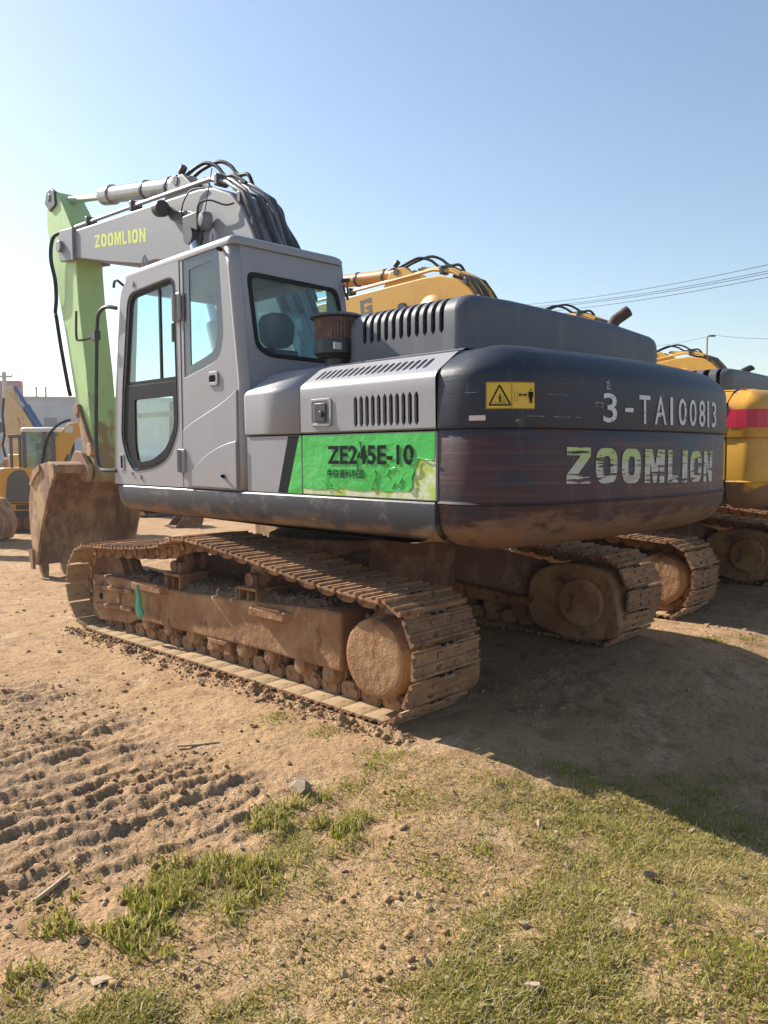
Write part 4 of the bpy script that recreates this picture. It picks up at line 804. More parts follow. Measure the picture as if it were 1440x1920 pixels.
    for i in range(len(o)):
        d = (o[min(i + 1, len(o) - 1)] - o[max(i - 1, 0)]).normalized(); inn.append(o[i] + Vector((d.y, -d.x)) * (.035))
    b = MB(); b.prism([tuple(p) for p in o] + [tuple(p) for p in inn[::-1]], -.64, .64); b.build('shell', km, K, smooth=40)
    for x in (-.69, .69): b = MB(); b.prism([(5.40, 1.44), (5.60, 1.36), (5.76, 1.18), (5.70, 1.15), (5.56, 1.28), (5.38, 1.36)], x - .015, x + .015); b.build('wear_plate', km, K, .006); b = MB(); b.prism([(5.86, .30), (5.78, .05), (5.70, .05), (5.72, .32)], x - .018, x + .018); b.build('side_cutter', km, K, .006)
    b = MB()
    for x in (-.25, .27): b.prism(rpoly([(4.86, 1.40), (4.90, 1.22), (5.08, 1.20), (5.45, 1.44), (5.30, 1.62), (5.10, 1.60)], .06, 3), x - .03, x + .03); b.cyl((x - .05, 5.0, 1.31), (x + .05, 5.0, 1.31), .075, 16)
    b.box(-.64, .64, 4.97, 5.25, 1.33, 1.44); b.build('hinge_ear', km, K, .012)
    for k in range(5):
        x = -.56 + .28 * k; b = MB(); b.loft([[(x - .055, 5.69, .16), (x + .055, 5.69, .16), (x + .055, 5.78, .16), (x - .055, 5.78, .16)], [(x - .05, 5.67, .02), (x + .05, 5.67, .02), (x + .05, 5.75, .02), (x - .05, 5.75, .02)], [(x - .03, 5.64, -.10), (x + .03, 5.64, -.10), (x + .03, 5.66, -.10), (x - .03, 5.66, -.10)]]); b.build('tooth', km, K, .006)
    return B
# ---------------------------------------------------------------- the grey excavator
G = empty('crawler_excavator', (0, 0, 0), 0, 'grey crawler excavator with green side decal, lime arm and scuffed black counterweight', 'excavator', 'excavators parked in the yard')
for s in (-1, 1): undercarriage(G, s, True)
center_frame(G); deck(G, UY, 'skirt_paint'); side_panels(G, UY, 'grey_paint', None, True); hood(G, UY, 'hood_paint', True); cab(G, UY, 'grey_paint', True); precleaner(G, UY)
front_group(G, UY, 'grey_boom', 'lime_paint', 'bucket_steel', True)
CW = counterweight(G, 'weight_paint', UY)
def onw(name, mat, fn): b = MB(); fn(b); return b.build(name, mat, CW, smooth=0, recalc=False)
cm = lambda w0: (lambda u, v, w=0: cw_map(u, v, w0 + w))
def zl(b):
    W = {'M': 1.2, 'L': .80, 'N': .9}
    def fm(u, v, w): t = u / 1.80; return cw_map(.782 + u, (1.395 - .035 * t) + v * (1 + .04 * t), .0035 + w)
    block_text(b, 'ZOOMLION', fm, .193, .235, W)
onw('maker_lettering', 'white_worn', zl)
def st(b):
    rows = [('3', 1.06, 1.185), ('-', 1.262, 1.345), ('T', 1.405, 1.525), ('A', 1.575, 1.715), ('1', 1.765, 1.80), ('0', 1.875, 1.99), ('0', 2.035, 2.145), ('8', 2.19, 2.30), ('1', 2.345, 2.378), ('3', 2.43, 2.53)]
    for ch, a, c in rows:
        z0, z1 = (1.722, 1.882); t = (a - 1.06) / 1.4; z0 += .0 * t; z1 += .012 * t
        if ch == '-': z0, z1 = 1.785, 1.808
        font_text(b, ch, lambda u, v, a=a, c=c, z0=z0, z1=z1: cw_map(a + (c - a) * u, z0 + (z1 - z0) * v, .004), .008 if ch != '1' else .0)
onw('stencilled_number', 'stencil_white', st)
def rect(b, s0, s1, z0, z1, w=.003, n=1):
    for k in range(n):
        a = s0 + (s1 - s0) * k / n; c = s0 + (s1 - s0) * (k + 1) / n; b.add([cw_map(a, z0, w), cw_map(c, z0, w), cw_map(c, z1, w), cw_map(a, z1, w)], [(0, 1, 2, 3)])
onw('warning_decal', 'decal_yellow', lambda b: rect(b, .29, .545, 1.778, 1.915, .005, 14))
def pict(b):
    w = .009; q = lambda x, z: (.29 + .255 * x, 1.778 + .137 * z)        # decal coordinates 0..1
    def poly(pts): b.add([cw_map(*q(*p), w) for p in pts], [tuple(range(len(pts)))])
    def line(p0, p1, t): 
        dx, dy = (p1[0] - p0[0]) * 1.86, p1[1] - p0[1]; L = math.hypot(dx, dy)
        if L > .16:
            k = int(L / .12) + 1; P_ = lambda i: (p0[0] + (p1[0] - p0[0]) * i / k, p0[1] + (p1[1] - p0[1]) * i / k)
            for i in range(k): line(P_(i), P_(i + 1), t)
            return
        nx, ny = -dy / L * t / 1.86, dx / L * t
        poly([(p0[0] - nx, p0[1] - ny), (p1[0] - nx, p1[1] - ny), (p1[0] + nx, p1[1] + ny), (p0[0] + nx, p0[1] + ny)])
    for a, c in (((.012, .02), (.988, .02)), ((.012, .98), (.988, .98)), ((.012, .02), (.012, .98)), ((.988, .02), (.988, .98)), ((.505, .02), (.505, .98))): line(a, c, .008)
    tri = [(.07, .15), (.48, .15), (.265, .87)]
    for i in range(3): line(tri[i], tri[(i + 1) % 3], .026)
    line((.275, .25), (.275, .48), .03); line((.23, .45), (.275, .40), .012); poly([(.262, .50), (.288, .50), (.288, .56), (.262, .56)])
    for z in (.25, .32, .40, .48): line((.30, z), (.30 + .11 - (z - .25) * .25, z), .006)
    line((.19, .22), (.39, .22), .006); line((.19, .22), (.19, .30), .006)
    for a, c in (((.555, .3), (.62, .3)), ((.555, .62), (.62, .62)), ((.555, .3), (.555, .62)), ((.62, .3), (.62, .62))): line(a, c, .004)
    line((.66, .52), (.79, .52), .022); poly([(.64, .52), (.675, .44), (.675, .60)]); poly([(.815, .52), (.78, .44), (.78, .60)])
    poly([(.845, .64), (.955, .64), (.955, .44), (.935, .44), (.935, .58), (.93, .22), (.91, .22), (.90, .42), (.89, .22), (.87, .22), (.865, .58), (.865, .44), (.845, .44)])
    poly([(.9 + .018 * math.cos(a), .72 + .035 * math.sin(a)) for a in np.linspace(0, 6.28, 9)[:-1]])
onw('warning_pictogram', 'ink', pict)
onw('torn_sticker', 'sticker', lambda b: rect(b, .205, .29, 1.722, 1.748, .004, 2))
for s0, s1, z0, z1 in ((1.09, 1.125, 1.90, 1.955), (.99, 1.06, 1.80, 1.83), (.44, .47, 1.716, 1.73), (1.62, 1.68, 1.885, 1.92), (.16, .28, 1.862, 1.866), (.5, .9, 1.742, 1.745), (.6, .8, 1.855, 1.857)): onw('paint_scuff', 'scuff', lambda b: rect(b, s0, s1, z0, z1, .005, max(3, int((s1 - s0) / .03))))
b = MB(); b.tube([(-1.53, 1.075, .50), (-1.528, 1.07, .46), (-1.52, 1.06, .40), (-1.523, 1.065, .33), (-1.515, 1.05, .27), (-1.52, 1.055, .225)], [.006, .012, .022, .026, .034, .016], 7)
rag = b.build('rag_strip', 'rag_green'); tag(rag, 'torn strip of green netting tied to the front step of the grey excavator', 'rag')
# ---------------------------------------------------------------- yellow excavators in the same row
def yellow(loc, rz, label, bang, stripe, name, letter=False, weight=True):
    Y = empty('crawler_excavator', loc, rz, label, 'excavator', 'excavators parked in the yard')
    for s in (-1, 1): undercarriage(Y, s, False)
    center_frame(Y); deck(Y, 0, 'dark_grey_paint'); side_panels(Y, 0, 'yellow_weight', None, False); hood(Y, 0, 'dark_grey_paint', False, True); cab(Y, 0, 'yellow_paint', False, 'far_glass', 'far_glass')
    front_group(Y, 0, 'yellow_paint', 'yellow_paint', 'bucket_steel', False, bang, 'orange_paint', 'chrome')
    cw = counterweight(Y, 'yellow_weight', 0, OUT2, NRM2)
    if stripe:
        b = MB(); n = 40; top = []; bot = []
        for k in range(n + 1):
            s = .0 + 3.4 * k / n; dip = max(0, min(1, (s - .55) / .9)); z1 = 1.935 - .07 * dip; z0 = 1.775 - .05 * dip * (1 if s < 1.1 else 0) ; top.append([cw_map(s, z0 + (z1 - z0) * q / 4, .007, OUT2, NRM2) for q in range(5)])
        for k in range(n):
            for q in range(4): b.add([top[k][q], top[k + 1][q], top[k + 1][q + 1], top[k][q + 1]], [(0, 1, 2, 3)])
        b.build('red_stripe', 'red_print', cw, smooth=0, recalc=False)
    if name == 'b':
        for o in Y.children:
            if o.name.startswith('cab'): o.scale = (1, 1, .8); o.location.z = .26
    return Y
Y2 = yellow((3.92, .05, 0), 0, 'yellow excavator with red stripe and dark hood beside the grey excavator', R(-6), True, 'a')
B2 = [o for o in Y2.children if o.name.startswith('boom')and o.type=='EMPTY'][0]
b = MB(); block_text(b, 'G', lambda u, v, w: (-.2175 - w, 3.46 - u * .98, 3.96 + v), .24, .1); b.build('maker_lettering', 'dark_grey_paint', B2, smooth=0)
b = MB(); b.prism(rpoly([(2.70, 3.6), (2.70, 3.97), (2.56, 3.97), (2.56, 3.6)], .05, 3), -.24, -.215); b.build('dark_lug', 'black_metal', B2)
yellow((7.9, .1, 0), R(1), 'yellow excavator hidden behind the grey hood with only hose loops showing', R(-9), False, 'b')
yellow((13.8, .5, 0), R(-1), 'yellow excavator farthest right in the row with its lowered boom showing', R(-11), False, 'c')
# ---------------------------------------------------------------- left background
Fv = Vector((-math.sin(YAW), math.cos(YAW), 0)); Rv = Vector((math.cos(YAW), math.sin(YAW), 0))
def at(px, depth, z=0.0):                                 # a spot on the ground seen in direction px at this distance ahead
    p = CAM + Fv * depth + Rv * ((px - 720) / 1474.43 * depth); return Vector((p.x, p.y, z))
RZ = YAW                                                  # local +X points to the right of the view, local +Y away
def mini(loc, rz, label):
    m = empty('mini_excavator', loc, rz, label, 'excavator', 'excavators parked in the yard')
    # local x = forward (to the right), y = away
    b = MB(); b.loft([[(x, y, z) for x, y in rpoly([(-.65, -.7), (.52, -.7), (.52, .7), (-.65, .7)], [.25, .08, .08, .25], 5)] for z in (.42, .58)]); b.build('swing_frame', 'yellow_paint', m, .03)
    b = MB(); b.loft([[(x * k, y, z) for x, y in rpoly([(-.62, -.68), (.45, -.68), (.45, .68), (-.62, .68)], [.3, .1, .1, .3], 5)] for z, k in ((.60, 1), (1.15, 1.0), (1.27, .97), (1.32, .88))]); b.build('body_cover', 'yellow_paint', m, .01)
    b = MB(); b.prism([(0, 0)] * 3, 0, 0) if 0 else None; b.panel(rpoly([(-.36, .62), (.22, .62), (.18, 1.0), (.06, 1.28), (-.12, 1.28), (-.30, 1.15)], .12, 4), [], lambda u, v, w: (u, -.70 - w, v), .03); b.build('side_cover', 'dark_grey_paint', m, .01)
    b = MB(); b.panel(rrect(-.15, .18, .47, .57, .04, 3), [], lambda u, v, w: (u, -.71 - w, v), .02); b.build('tow_eye', 'black_metal', m)
    c0, c1, y0, y1 = 0.0, .60, -.66, .36
    for (x, y) in ((c0, y0), (c1, y0), (c0, y1), (c1, y1), (c0 + .42, y0), (c0 + .42, y1)): b = MB(); b.box(x, x + .07, y, y + .06, 1.28, 2.08); b.build('cab_post', 'dark_grey_paint', m, .01)
    b = MB(); b.box(c0, c1 + .07, y0, y1 + .06, 1.26, 1.33); b.build('cab_sill', 'dark_grey_paint', m)
    b = MB(); b.loft([[(x, y, z) for x, y in rrect(c0 - .03 + i, c1 + .1 - i, y0 - .02 + i, y1 + .08 - i, .08, 4)] for z, i in ((2.05, 0), (2.12, 0), (2.15, .04))]); b.build('cab_roof', 'white_paint', m, .01)
    b = MB(); b.box(c0 + .07, c0 + .42, y0 + .02, y0 + .03, 1.33, 2.05); b.box(c0 + .49, c1, y0 + .02, y0 + .03, 1.33, 2.05); b.build('cab_window', 'far_glass', m)
    b = MB(); b.box(c0 + .07, c1, y1 + .02, y1 + .03, 1.33, 2.05); b.build('cab_window', 'far_glass', m)
    b = MB(); b.box(.1, .5, -.3, .1, 1.3, 1.85); b.build('seat', 'seat_cloth', m, .05)
    b = MB()
    for x in (-.28, -.10): b.box(x, x + .05, -.6, -.55, 1.3, 1.98)
    b.box(-.30, -.02, -.62, -.5, 1.93, 2.0); b.build('guard_frame', 'dark_grey_paint', m, .01)
    bo = [(.75, .75), (.95, .80), (1.18, 1.45), (1.36, 1.95), (1.62, 2.22), (2.1, 2.30), (2.9, 2.05), (2.9, 1.9), (2.1, 2.02), (1.85, 2.0), (1.68, 1.88), (1.5, 1.45), (1.28, .75), (1.1, .55), (.8, .6)]
    bo = [(x - .68, z) for x, z in bo]; q = MB(); n = len(bo); q.add([(x, -.62, z) for x, z in bo] + [(x, -.42, z) for x, z in bo], [tuple(range(n)), tuple(range(2 * n - 1, n - 1, -1))] + [(i, (i + 1) % n, n + (i + 1) % n, n + i) for i in range(n)]); q.build('boom', 'yellow_paint', m, .015)
    q = MB(); q.tube(catmull([(.32, -.66, 1.0), (.44, -.70, 1.5), (.57, -.70, 1.95), (.77, -.66, 2.2), (1.0, -.6, 2.3)], 5), .025, 6); q.build('hose', 'black_rubber', m)
    q = MB(); q.box(.89, 1.05, -.630, -.622, 2.04, 2.18); q.build('badge_plate', 'white_paint', m)
    q = MB(); q.cyl((.47, -.5, .65), (.87, -.5, 1.60), .06, 12); q.build('lift_cylinder', 'dark_grey_paint', m)
    for y in (-.75, .35):
        prof = rrect(-.75, .75, .02, .44, .2, 6); q = MB(); n = len(prof); q.add([(x, y, z) for x, z in prof] + [(x, y + .38, z) for x, z in prof], [tuple(range(n)), tuple(range(2 * n - 1, n - 1, -1))] + [(i, (i + 1) % n, n + (i + 1) % n, n + i) for i in range(n)]); q.build('rubber_track', 'black_metal', m, .02)
        for x in (-.5, -.17, .17, .5): q = MB(); q.cyl((x, y - .01, .2), (x, y + .02, .2), .15, 14); q.build('track_roller', 'rusty_steel', m)
    q = MB(); q.box(.95, 1.02, -.8, .8, .05, .42); q.box(.6, 1.08, -.5, -.4, .2, .3); q.box(.6, 1.08, .4, .5, .2, .3); q.build('dozer_blade', 'dark_grey_paint', m, .01)
    return m
mini(at(70, 16.8, -.02), RZ, 'small yellow excavator with white cab roof and dark side cover behind the bucket')
# excavator with blue cylinder further back: local x to the right, z up
f = empty('crawler_excavator', at(70, 27, -.1), RZ, 'distant excavator with raised pale boom and bright blue cylinder near the building', 'excavator', 'excavators parked in the yard')
def flat(name, poly, y0, y1, mat, par, bev=.01):
    q = MB(); n = len(poly); q.add([(x, y0, z) for x, z in poly] + [(x, y1, z) for x, z in poly], [tuple(range(n)), tuple(range(2 * n - 1, n - 1, -1))] + [(i, (i + 1) % n, n + (i + 1) % n, n + i) for i in range(n)]); return q.build(name, mat, par, bev)
mk('pale_yellow', (.55, .40, .20), .5, 0, [dict(col=(.45, .3, .16), scale=4, lo=.5, hi=.7)])
flat('boom', [(.55, 1.3), (.25, 2.2), (-.25, 3.1), (-.75, 3.75), (-.80, 3.55), (-.42, 2.85), (-.1, 2.15), (.05, 1.3)], -.2, .2, 'pale_yellow', f)
flat('arm', [(-.78, 4.02), (-.62, 3.9), (-.52, 3.2), (-.50, 2.4), (-.55, 1.5), (-.80, 1.5), (-.95, 2.4), (-.93, 3.3), (-.90, 3.9)], -.15, .15, 'pale_yellow', f)
q = MB(); q.cyl((-.62, -.05, 3.98), (-.1, -.05, 3.1), .06, 12); q.cyl((-.25, -.05, 3.32), (.32, -.05, 2.35), .12, 14); q.build('arm_cylinder', 'blue_metal', f)
q = MB(); q.tube([(-.98, -.1, 3.6), (-1.05, -.1, 3.0), (-1.0, -.1, 2.4), (-1.08, -.1, 2.0), (-1.0, -.1, 1.6)], .04, 6); q.tube([(.3, -.2, 2.5), (.5, -.2, 2.1), (.62, -.2, 1.6), (.62, -.2, 1.2)], .09, 8); q.build('hose', 'black_rubber', f)
q = MB(); q.box(-.4, 2.0, -1.2, 1.2, .95, 1.7); q.build('body_cover', 'yellow_paint', f, .05)
q = MB(); q.box(-1.6, 2.2, -1.5, -.95, .05, .85); q.box(-1.6, 2.2, .95, 1.5, .05, .85); q.build('track', 'under_mud', f, .15)
flat('bucket', [(-1.3, .1), (-.7, .05), (-.4, .7), (-.5, 1.5), (-.9, 1.55), (-1.2, 1.0)], -.5, .5, 'bucket_steel', f, .03)
# arm and bucket of a machine that stands left of the picture
f = empty('crawler_excavator', at(-20, 14.6, 0), RZ, 'yellow excavator at the left picture edge showing only its arm and muddy bucket', 'excavator', 'excavators parked in the yard')
flat('arm', [(-.35, 2.05), (-.05, 2.12), (.14, 2.02), (.18, 1.72), (.05, 1.35), (-.12, .85), (-.32, .70), (-.45, .9), (-.28, 1.5)], -.16, .16, 'yellow_paint', f)
flat('boom', [(.12, 2.08), (-.1, 2.2), (-1.6, 3.0), (-3.2, 2.6), (-3.6, 1.3), (-3.3, 1.2), (-2.8, 2.2), (-1.5, 2.5), (-.2, 1.9)], -.2, .2, 'yellow_paint', f, .02)
q = MB(); q.box(-.08, .20, -.22, .22, 1.98, 2.18); q.cyl((.0, -.22, 1.3), (.0, .22, 1.3), .09, 12); q.build('pin_joint', 'dark_grey_paint', f, .02)
flat('bucket', [(-.55, .78), (.10, .76), (.25, .55), (.32, .25), (.22, -.02), (-.35, -.04), (-.6, .2)], -.45, .45, 'bucket_steel', f, .05)
for k in range(3): flat('tooth', [(.0, .04), (.12, .02), (.10, -.12), (.04, -.12)], -.4 + .35 * k, -.3 + .35 * k, 'bucket_steel', f)
q = MB(); q.box(-4.6, -2.6, -1.2, 1.2, .95, 2.0); q.build('body_cover', 'yellow_paint', f, .05)
q = MB(); q.box(-5.2, -1.8, -1.5, -.95, .05, .85); q.box(-5.2, -1.8, .95, 1.5, .05, .85); q.build('track', 'under_mud', f, .15)
# spare buckets lying behind the track
def spare(loc, rz, label, sc):
    f = empty('spare_bucket', loc, rz, label, 'bucket', 'spare buckets lying in the yard'); f.scale = (sc,) * 3
    pr = [(-.5, .02), (.45, .0), (.55, .3), (.45, .62), (.15, .78), (-.2, .80), (-.28, .74), (-.1, .5)]
    for y in (-.55, .52): flat('side_plate', pr, y, y + .03, 'rusty_steel', f)
    o = pr[:6]; flat('shell', o + [(x * .93, z * .93 + .03) for x, z in o[::-1]], -.52, .52, 'rusty_steel', f, 0)
    for k in range(4): flat('tooth', [(-.5, .0), (-.5, .07), (-.66, .03)], -.5 + .3 * k, -.4 + .3 * k, 'rusty_steel', f)
    for y in (-.15, .1): flat('hinge_ear', [(-.2, .78), (.2, .76), (.1, .98), (-.1, .98)], y, y + .05, 'rusty_steel', f)
spare(at(345, 17.5, -.05), RZ + .5, 'rusty spare bucket lying on the dirt under the cab end', .62)
spare(at(290, 20.5, 0), RZ + 2.4, 'dark spare bucket lying beyond the lime arm bucket', 1.1)
# long grey building with a red block
def wallbox(name, label, x0, x1, d0, d1, h, mat): pass
mk('grey_wall', (.42, .44, .47), .8, 0, [dict(col=(.36, .38, .41), scale=(.4, .4, 1.5), lo=.45, hi=.7)]); mk('red_cladding', (.30, .12, .12), .7, 0, [dict(col=(.25, .12, .13), scale=.6, lo=.4, hi=.7)]); mk('window_dark', (.10, .12, .14), .3); mk('concrete', (.38, .38, .37), .85); mk('hill_green', (.09, .13, .09), 1.0, 0, [dict(col=(.16, .17, .13), scale=.02, lo=.4, hi=.7)])
Bd = empty('warehouse', at(60, 62, 0), RZ + R(12), 'long pale grey warehouse with dark red upper block behind the excavators', 'building')
q = MB(); q.box(-40, -.6, 0, 14, -.5, 5.9); q.box(-.6, 46, 0, 14, -.5, 5.95); q.build('wall', 'grey_wall', Bd)
q = MB(); q.box(-40, -.55, -.06, .8, 5.0, 7.35); q.build('red_parapet', 'red_cladding', Bd)
for k in range(58): q = MB(); q.box(-39.4 + 1.45 * k, -39.34 + 1.45 * k, -.05, -.002, -.5, 4.98 if -39.4 + 1.45 * k < -.7 else 5.9); q.build('wall_rib', 'grey_wall', Bd)
q = MB(); q.box(-.7, 46.1, -.15, 14.1, 5.95, 6.15); q.build('roof_edge', 'concrete', Bd)
for x, z0, w, h in ((1.55, 2.6, .95, 1.9), (.2, 4.4, .55, .5), (6.5, 2.6, .95, 1.9), (12, 2.6, .95, 1.9), (-6, 2.5, 1.2, 1.6), (-11, 2.5, 1.2, 1.6)):
    q = MB(); q.box(x - w / 2, x + w / 2, -.06, -.005, z0, z0 + h); wv = q.build('window', 'window_dark', Bd); q = MB(); q.box(x - w / 2 - .06, x + w / 2 + .06, -.10, -.062, z0 - .09, z0 - .01); q.build('window_sill', 'concrete', wv)
for x in (.3, 1.0): q = MB(); q.box(x, x + .12, 1, 1.12, 6.1, 7.0); q.build('roof_vent', 'concrete', Bd)
# second building hidden mostly by the machine, seen under the boom
B2_ = empty('shed', at(330, 75, 0), RZ - R(10), 'low red brick shed far behind the cab of the grey excavator', 'building')
q = MB(); q.box(-9, 14, 0, 9, -.5, 3.9); q.build('wall', 'red_cladding', B2_); q = MB(); q.box(-9.3, 14.3, -.3, 9.3, 3.9, 4.15); q.build('roof', 'concrete', B2_)
for k in range(5): q = MB(); q.box(-7 + 4 * k, -5.6 + 4 * k, -.05, -.004, 1.2, 2.6); q.build('window', 'window_dark', B2_)
# hill
q = MB(); n = 60; pk = lambda t: 13 * math.exp(-((t - .335) / .03) ** 2) + 7 * math.exp(-((t - .2) / .12) ** 2) + 7 * math.exp(-((t - .65) / .2) ** 2) + 3 * math.sin(t * 40) * .4
c0 = at(-1200, 620); c1 = at(2700, 900)
q.loft([[tuple(c0.lerp(c1, k / n) + Fv * dy + Vector((0, 0, -3 + h * max(0, pk(k / n))))) for k in range(n + 1)] for dy, h in ((-60, 0), (-25, .7), (0, 1), (40, .6), (90, 0))], False, False, False)
hl = q.build('hill', 'hill_green', smooth=60); hl['kind'] = 'structure'
# poles and wires
p = empty('utility_pole', at(16, 50, 0), RZ, 'concrete utility pole with crossarm in front of the red block', 'pole')
q = MB(); q.cyl((0, 0, -.2), (0, 0, 6.8), .17, 12, .12); q.build('post', 'concrete', p); q = MB(); q.box(-.42, .50, -.05, .05, 6.45, 6.55); q.build('crossarm', 'concrete', p)
for x in (-.38, -.14, .24, .46): q = MB(); q.cyl((x, 0, 6.55), (x, 0, 6.68), .035, 8); q.build('insulator', 'white_paint', p)
p = empty('street_lamp', at(1319, 38, 0), RZ, 'thin street lamp pole rising behind the row on the right', 'lamp')
q = MB(); q.cyl((0, 0, -.1), (0, 0, 7.05), .07, 10, .05); q.build('post', 'concrete', p); q = MB(); q.tube([(0, 0, 7.0), (.08, 0, 7.1), (.3, 0, 7.12)], .04, 8); q.box(.16, .38, -.06, .06, 7.06, 7.14); q.build('lamp_head', 'dark_grey_paint', p)
def wire(a, c, sag, label, r=.014):
    pts = [a.lerp(c, t) - Vector((0, 0, sag * 4 * t * (1 - t))) for t in np.linspace(0, 1, 25)]; q = MB(); q.tube(pts, r, 5); o = q.build('power_line', 'black_rubber'); tag(o, label, 'power line', 'power lines crossing the sky')
def sky_pt(px, py, depth): return at(px, depth, CAM.z + depth * (851 - py) / 1474.43)
for k, (pa, pb, lb) in enumerate(((562, 492, 'topmost power line in the sky at the upper right'), (566, 505, 'middle power line in the sky at the upper right'), (568, 510, 'power line just under the middle one at the upper right'), (576, 517, 'lowest of the close power lines at the upper right'))): wire(sky_pt(900, pa + 20, 62), sky_pt(1560, pb - 14, 34), .5, lb)
wire(sky_pt(1180, 655, 70), sky_pt(1330, 634, 60), .25, 'faint thin power line left of the street lamp', .012); wire(sky_pt(1330, 634, 60), sky_pt(1540, 636, 52), .25, 'faint thin power line right of the street lamp', .012)

# ---------------------------------------------------------------- thin dusty air
hz = bpy.data.materials.new('dusty_air'); hz.use_nodes = True; hn = hz.node_tree; hn.nodes.clear(); ho = hn.nodes.new('ShaderNodeOutputMaterial'); pv = hn.nodes.new('ShaderNodeVolumePrincipled')
pv.inputs['Color'].default_value = (.93, .95, 1, 1); pv.inputs['Density'].default_value = .0012; pv.inputs['Anisotropy'].default_value = .5; hn.links.new(pv.outputs[0], ho.inputs['Volume'])
q = MB(); q.box(-3100, 3100, -3100, 3100, -1.6, 17); o = q.build('haze', hz, smooth=0); o['kind'] = 'stuff'
# ---------------------------------------------------------------- stones, clods, sticks, grass
def rock_mesh(seed, sub=2, flat_=.7, jag=.35):
    bm = bmesh.new(); bmesh.ops.create_icosphere(bm, subdivisions=sub, radius=1); r = random.Random(seed); pl = [(Vector((r.gauss(0, 1), r.gauss(0, 1), r.gauss(0, 1))).normalized(), r.uniform(.28, .62)) for _ in range(12)]
    for v in bm.verts:
        for n, d in pl:
            k = v.co.dot(n)
            if k > d: v.co -= n * (k - d)
        v.co *= 1 + r.uniform(-.16, .16) * jag * 2; v.co.z *= flat_
    me = bpy.data.meshes.new('stone'); bm.to_mesh(me); bm.free(); return me
mk('pale_stone', (.36, .275, .185), .9, 0, [dict(col=(.36, .26, .17), scale=3, lo=.45, hi=.7), dict(col=(.46, .37, .26), scale=6, lo=.6, hi=.75)], [(6, .002, 4)])
mk('grey_stone', (.25, .19, .135), .9, 0, [dict(col=(.2, .15, .11), scale=3, lo=.5, hi=.7)], [(6, .002, 4)]); mk('dirt_clod', (.30, .185, .10), .96, 0, [dict(col=(.22, .14, .09), scale=3, lo=.45, hi=.7)], [(5, .002, 5)], spec=.15)
RK = [rock_mesh(s, 2, random.uniform(.5, .85)) for s in range(8)]; RKc = [m.copy() for m in RK]; RKg = [m.copy() for m in RK]
for l, m in ((RK, 'pale_stone'), (RKc, 'dirt_clod'), (RKg, 'grey_stone')):
    for me in l: me.materials.append(MAT[m])
def stone(x, y, r, lib, k, label, name='stone', cat='stone', group=None, sink=.35, sc=(1, 1, 1)):
    o = place(name, lib[k % 8], None); o.scale = (r * sc[0], r * sc[1], r * sc[2]); o.rotation_euler = (random.uniform(-.3, .3), random.uniform(-.3, .3), random.uniform(0, 6.28)); o.location = (x, y, gz(x, y) + r * sc[2] * (.55 - sink)); return tag(o, label, cat, group)
stone(-2.0, -3.52, .036, RKg, 1, 'largest upright grey stone alone on the sunlit grass right of centre', sink=0)
stone(-1.80, -.24, .035, RK, 2, 'pale angular stone beside the near track about midway', sink=.1)
stone(-2.49, -2.10, .085, RKg, 3, 'big grey dirt lump at the tip of the green grass strip', 'dirt_lump', 'dirt clod', sink=.15, sc=(1.1, 1, .8))
stone(-2.42, -2.02, .05, RKg, 4, 'smaller grey lump behind the big one at the grass strip tip', 'dirt_lump', 'dirt clod', sink=.2)
stone(-3.72, -2.62, .05, RK, 5, 'flat cream stone among dry grass near the lower left corner', sc=(1.5, 1, .35))
stone(-2.96, -2.28, .032, RK, 6, 'flat cream chip on the green grass strip left of centre', sc=(1.4, .8, .4))
stone(-3.18, -2.42, .05, RKc, 7, 'brown rock at the lower edge of the green grass strip', sc=(1, 1.4, .7))
ST = [(1010, 1535, .05, 'flat pale stone on the grass just left of the shadow edge, uppermost of three'), (1040, 1545, .032, 'pale stone right below the flat one near the shadow edge'), (1060, 1615, .042, 'pale stone left of the lone upright grey stone on the sunlit grass'), (1300, 1500, .04, 'pale stone lying in the grass inside the big shadow at right'), (1380, 1440, .03, 'small stone in the shadow nearest the right picture edge'), (980, 1750, .038, 'brownish stone with a twig leaning on it in the lower grass'), (800, 1715, .045, 'pale stone in the bare patch of the lower centre grass'), (780, 1690, .04, 'pale stone touching the upper side of the bare patch, lower centre'), (800, 1820, .035, 'pale stone directly below the bare patch near the bottom centre'), (1000, 1870, .06, 'largest pale stone at the bottom edge right of centre'), (1260, 1680, .034, 'pale stone right of the bare patch below the upright grey stone'), (1180, 1730, .025, 'tiny pale stone in the lower right grass'), (860, 1430, .035, 'flat pale stone by the shadow edge nearest the near track'), (1420, 1750, .04, 'stone in the longer grass at the right edge of the picture'), (620, 1530, .022, 'tiny white stone beside the tip of the green grass strip'), (640, 1840, .04, 'pale stone near the bottom edge left of centre'), (150, 1770, .045, 'pale stone below the left end of the green grass strip'), (70, 1850, .04, 'stone in the lower left corner nearest the bottom edge'), (1290, 1280, .03, 'small stone in the deep shadow behind the far track'), (1190, 1330, .03, 'small stone in the middle of the deep shadow'), (20, 1660, .05, 'big brown clod at the left edge beside the straight stick'), (340, 1500, .045, 'brown clod near the middle of the churned dirt'), (480, 1400, .03, 'brown clod alone on smooth dirt between churned ground and track'), (60, 1380, .04, 'brown clod at the upper left of the churned dirt'), (160, 1400, .04, 'brown clod right of the upper left clod on churned dirt'), (230, 1260, .022, 'small clod on the smooth dirt in front of the track front'), (540, 1440, .028, 'small brown clod just above the big grey lump'), (350, 1625, .032, 'brown clod at the edge of the green grass strip on the left half')]
